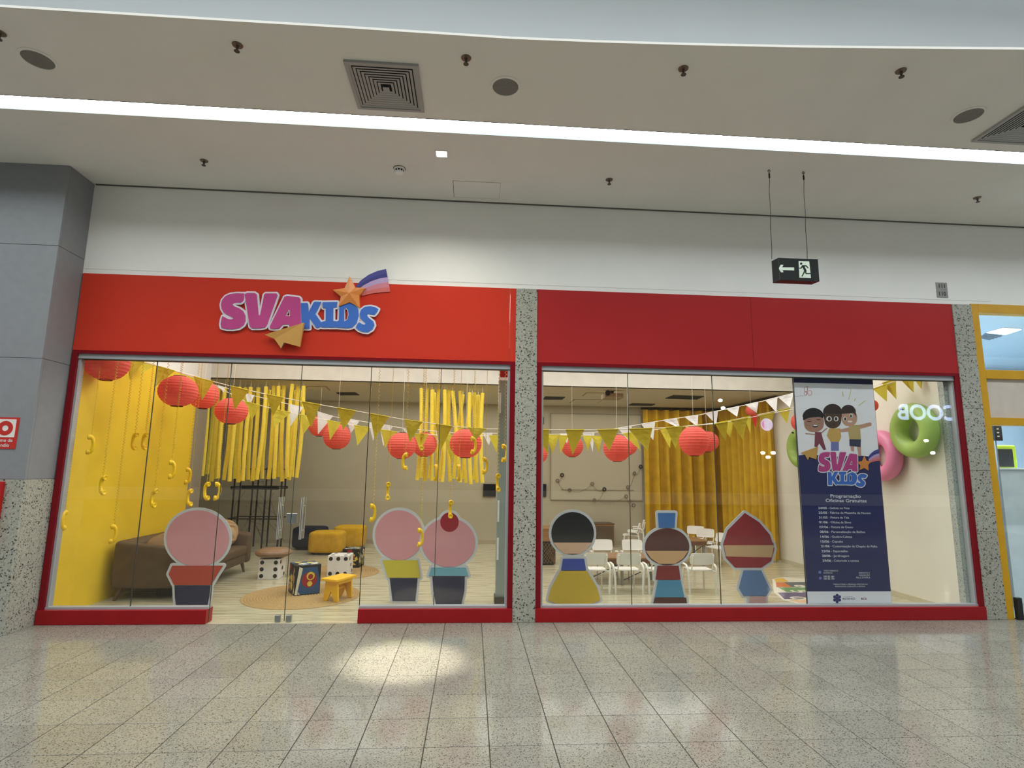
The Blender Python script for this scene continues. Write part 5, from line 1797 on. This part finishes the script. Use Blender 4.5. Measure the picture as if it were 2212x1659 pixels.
kid([([(385, 850), (470, 850), (500, 960), (540, 1092), (505, 1100), (445, 1010), (415, 1060), (378, 1052)], 'maroon'), ([(250, 862), (390, 878), (392, 892), (255, 880)], 'skin'), ([(468, 855), (550, 790), (562, 800), (475, 872)], 'skin'),
     (ell(372, 720, 138, 132, e=0.85), 'skin'), (ell(362, 640, 148, 122, 24, 1, pi, 2 * pi), 'black'), ([(220, 640), (500, 640), (502, 660), (440, 640), (300, 655), (222, 690)], 'black'),
     (ell(305, 705, 30, 6), 'dark'), (ell(435, 680, 30, 6), 'dark'), (ell(390, 765, 38, 22), 'dark'), (ell(390, 758, 32, 9), 'white')], 'printed child with black fringe and maroon overalls')
kid([([(605, 980), (715, 985), (715, 1110), (605, 1110)], 'jean'), ([(580, 800), (735, 800), (750, 920), (718, 988), (600, 985), (548, 900)], 'yellow'), (ell(632, 670, 118, 130, e=0.9), 'brown'), (ell(628, 580, 132, 118, 30, 1, pi, 2 * pi), 'dark'), ([(498, 575), (760, 575), (752, 660), (735, 600), (525, 600), (512, 680)], 'dark'),
     (ell(580, 668, 38, 36), 'white'), (ell(678, 668, 32, 34), 'white'), (ell(583, 668, 20, 26), 'dark'), (ell(676, 668, 18, 24), 'dark'), (ell(640, 742, 28, 8), 'dark')], 'printed child with curly dark hair and yellow jacket')
kid([([(870, 1035), (925, 1035), (925, 1120), (885, 1115)], 'tan'), ([(965, 1050), (1018, 1050), (1025, 1180), (985, 1180)], 'tan'), ([(860, 945), (1020, 945), (1016, 1058), (862, 1042)], 'navy'), ([(860, 755), (1005, 750), (1020, 952), (860, 948), (842, 840)], 'khaki'),
     ([(1000, 750), (1150, 715), (1168, 740), (1160, 765), (1012, 808)], 'tan'), ([(715, 820), (855, 785), (858, 845), (735, 852)], 'tan'), (ell(860, 655, 108, 115, e=0.9), 'tan'), (ell(845, 575, 105, 100, 24, 1, pi, 2 * pi), 'dark'), ([(745, 570), (945, 570), (955, 640), (920, 590), (760, 600)], 'dark'),
     (ell(800, 668, 24, 30), 'white'), (ell(884, 626, 22, 30), 'white'), (ell(802, 670, 14, 22), 'dark'), (ell(882, 630, 13, 22), 'dark'), (ell(868, 705, 34, 12), 'white')], 'printed child with quiff, khaki shirt and navy shorts')
gl_ = MB()
for c in (ell(300, 715, 50, 42), ell(440, 690, 50, 42)):
    gl_.tube([bn(x, y, BNY - 0.0042) for x, y in c], 0.0014, 4, closed=True)
gl_.build('printed_glasses', flat('lilac line', 140, 130, 170), t)
bl = MB()
for c in (ell(262, 262, 24, 38), ell(315, 310, 28, 34), ell(258, 318, 20, 26)):
    P = [bn(x, y, BNY - 0.002) for x, y in c]
    bl.tube(P, 0.0022, 4, closed=True)
bl.tube([bn(290, 215, BNY - 0.002), bn(280, 290, BNY - 0.002), bn(262, 345, BNY - 0.002)], 0.0022, 4)
bl.build('butterfly_outline', flat('coral line', 200, 90, 90), t)
dsh = MB()
for k in range(7):
    dsh.tube([bn(105 + 20 * k, 352 + 6 * sin(k), BNY - 0.002), bn(116 + 20 * k, 354 + 6 * sin(k + .6), BNY - 0.002)], 0.0018, 4)
dsh.build('dashed_trail', M_black, t)['kind'] = 'stuff'
for a, b in (((765, 290), (775, 365)), ((885, 260), (850, 400)), ((945, 385), (930, 425)), ((1080, 418), (985, 485))):
    MB().tube([bn(*a, BNY - 0.002), bn(*b, BNY - 0.002)], 0.004, 4).build('sun_ray', flat('gold ray', 206, 186, 110), t)
M_tw = flat('banner white print', 226, 226, 236)


def tx(mb, s, xl, xr, yb, cap, bold=0.0):
    """lettering fitted between two x of the programme crop"""
    px0, px1, py = 1700 + xl / 5.925, 1700 + xr / 5.925, 1040 + yb / 5.925
    a, b = at(px0, py, BNY), at(px1, py, BNY)
    h = at(px0, py - cap / 5.925, BNY).z - a.z
    return text_mb(mb, s, a.x, a.z, h, BNY - 0.0012, width=b.x - a.x, bold=bold)


for s, xl, xr, yb in (('Programação', 558, 943, 205), ('Oficinas Gratuitas', 497, 1018, 263)):
    tx(MB(), s, xl, xr, yb, 40, 0.022).build('title_line', M_tw, t)
PRG = [('24/05', 'Galáxia no Pote', 400, 800, 352), ('25/05', 'Fábrica de Massinha de Nuvem', 405, 1070, 413), ('31/05', 'Pintura de Tela', 410, 795, 474), ('01/06', 'Oficina de Slime', 413, 820, 535), ('07/06', 'Pintura de Gesso', 417, 845, 596), ('08/06', 'Personalização de Balões', 422, 1000, 657),
       ('14/06', 'Quebra-Cabeça', 428, 835, 720), ('15/06', 'Cupcake', 432, 715, 781), ('21/06', 'Customização de Chapéu de Palha', 437, 1155, 842), ('22/06', 'Espantalho', 443, 778, 904), ('28/06', 'Jardinagem', 450, 795, 965), ('29/06', 'Colorindo a caneca', 455, 920, 1026)]
for d, s, x0, x1, yb in PRG:
    mb = MB()
    tx(mb, d, x0, x0 + 108, yb, 27, 0.03)
    tx(mb, '- ' + s, x0 + 122, x1, yb, 27, 0.004)
    mb.build('programme_line', M_tw, t)
mb = MB()
for s, xl, xr, yb, c, bo in (('TODO SÁBADO E', 468, 655, 1152, 18, 0), ('DOMINGO', 468, 582, 1180, 18, 0), ('15H ÀS 16H', 470, 602, 1228, 22, .03), ('16H ÀS 17H', 472, 605, 1256, 22, .03), ('GARANTA A', 920, 1060, 1180, 20, 0), ('INSCRIÇÃO', 925, 1060, 1210, 20, 0), ('PELO SYMPLA', 885, 1065, 1240, 20, 0), ('*OBRIGATÓRIO A PRESENÇA DOS PAIS OU', 588, 1032, 1325, 17, 0), ('RESPONSÁVEL DURANTE A OFICINA', 617, 1002, 1352, 17, 0)):
    tx(mb, s, xl, xr, yb, c, bo)
mb.build('small_print', M_tw, t)


def pc(x, y, Y=BNY - 0.0012):
    return at(1700 + x / 5.925, 1040 + y / 5.925, Y)


for x, y in ((420, 1162), (428, 1238)):
    MB().slab([pc(a, b) for a, b in ell(x, y, 18, 19, 18)], (0, 0.001, 0)).build('round_bullet', flat('periwinkle', 120, 124, 200), t)
fl_ = MB()
for k in range(6):
    q = pi / 2 + k * pi / 3
    fl_.slab([pc(a, b, BNY - 0.0014) for a, b in ell(642 + 37 * cos(q), 1497 + 40 * sin(q), 19, 20, 14)], (0, 0.001, 0))
fl_.slab([pc(a, b, BNY - 0.0014) for a, b in ell(642, 1497, 22, 23, 14)], (0, 0.001, 0))
fl_.build('flower_logo', flat('logo navy', 50, 50, 110), t)
tx(MB(), 'SHOPPING', 728, 850, 1480, 10).build('footer_line', flat('logo grey', 130, 132, 160), t)
tx(MB(), 'VALE DO AÇO', 708, 872, 1514, 24, .035).build('footer_line', flat('logo navy', 50, 50, 110), t)
tx(MB(), 'RC', 952, 995, 1516, 26, .05).build('footer_line', flat('logo brown', 70, 50, 50), t)
tx(MB(), 'S', 998, 1020, 1516, 26, .05).build('footer_line', flat('logo red', 170, 50, 46), t)
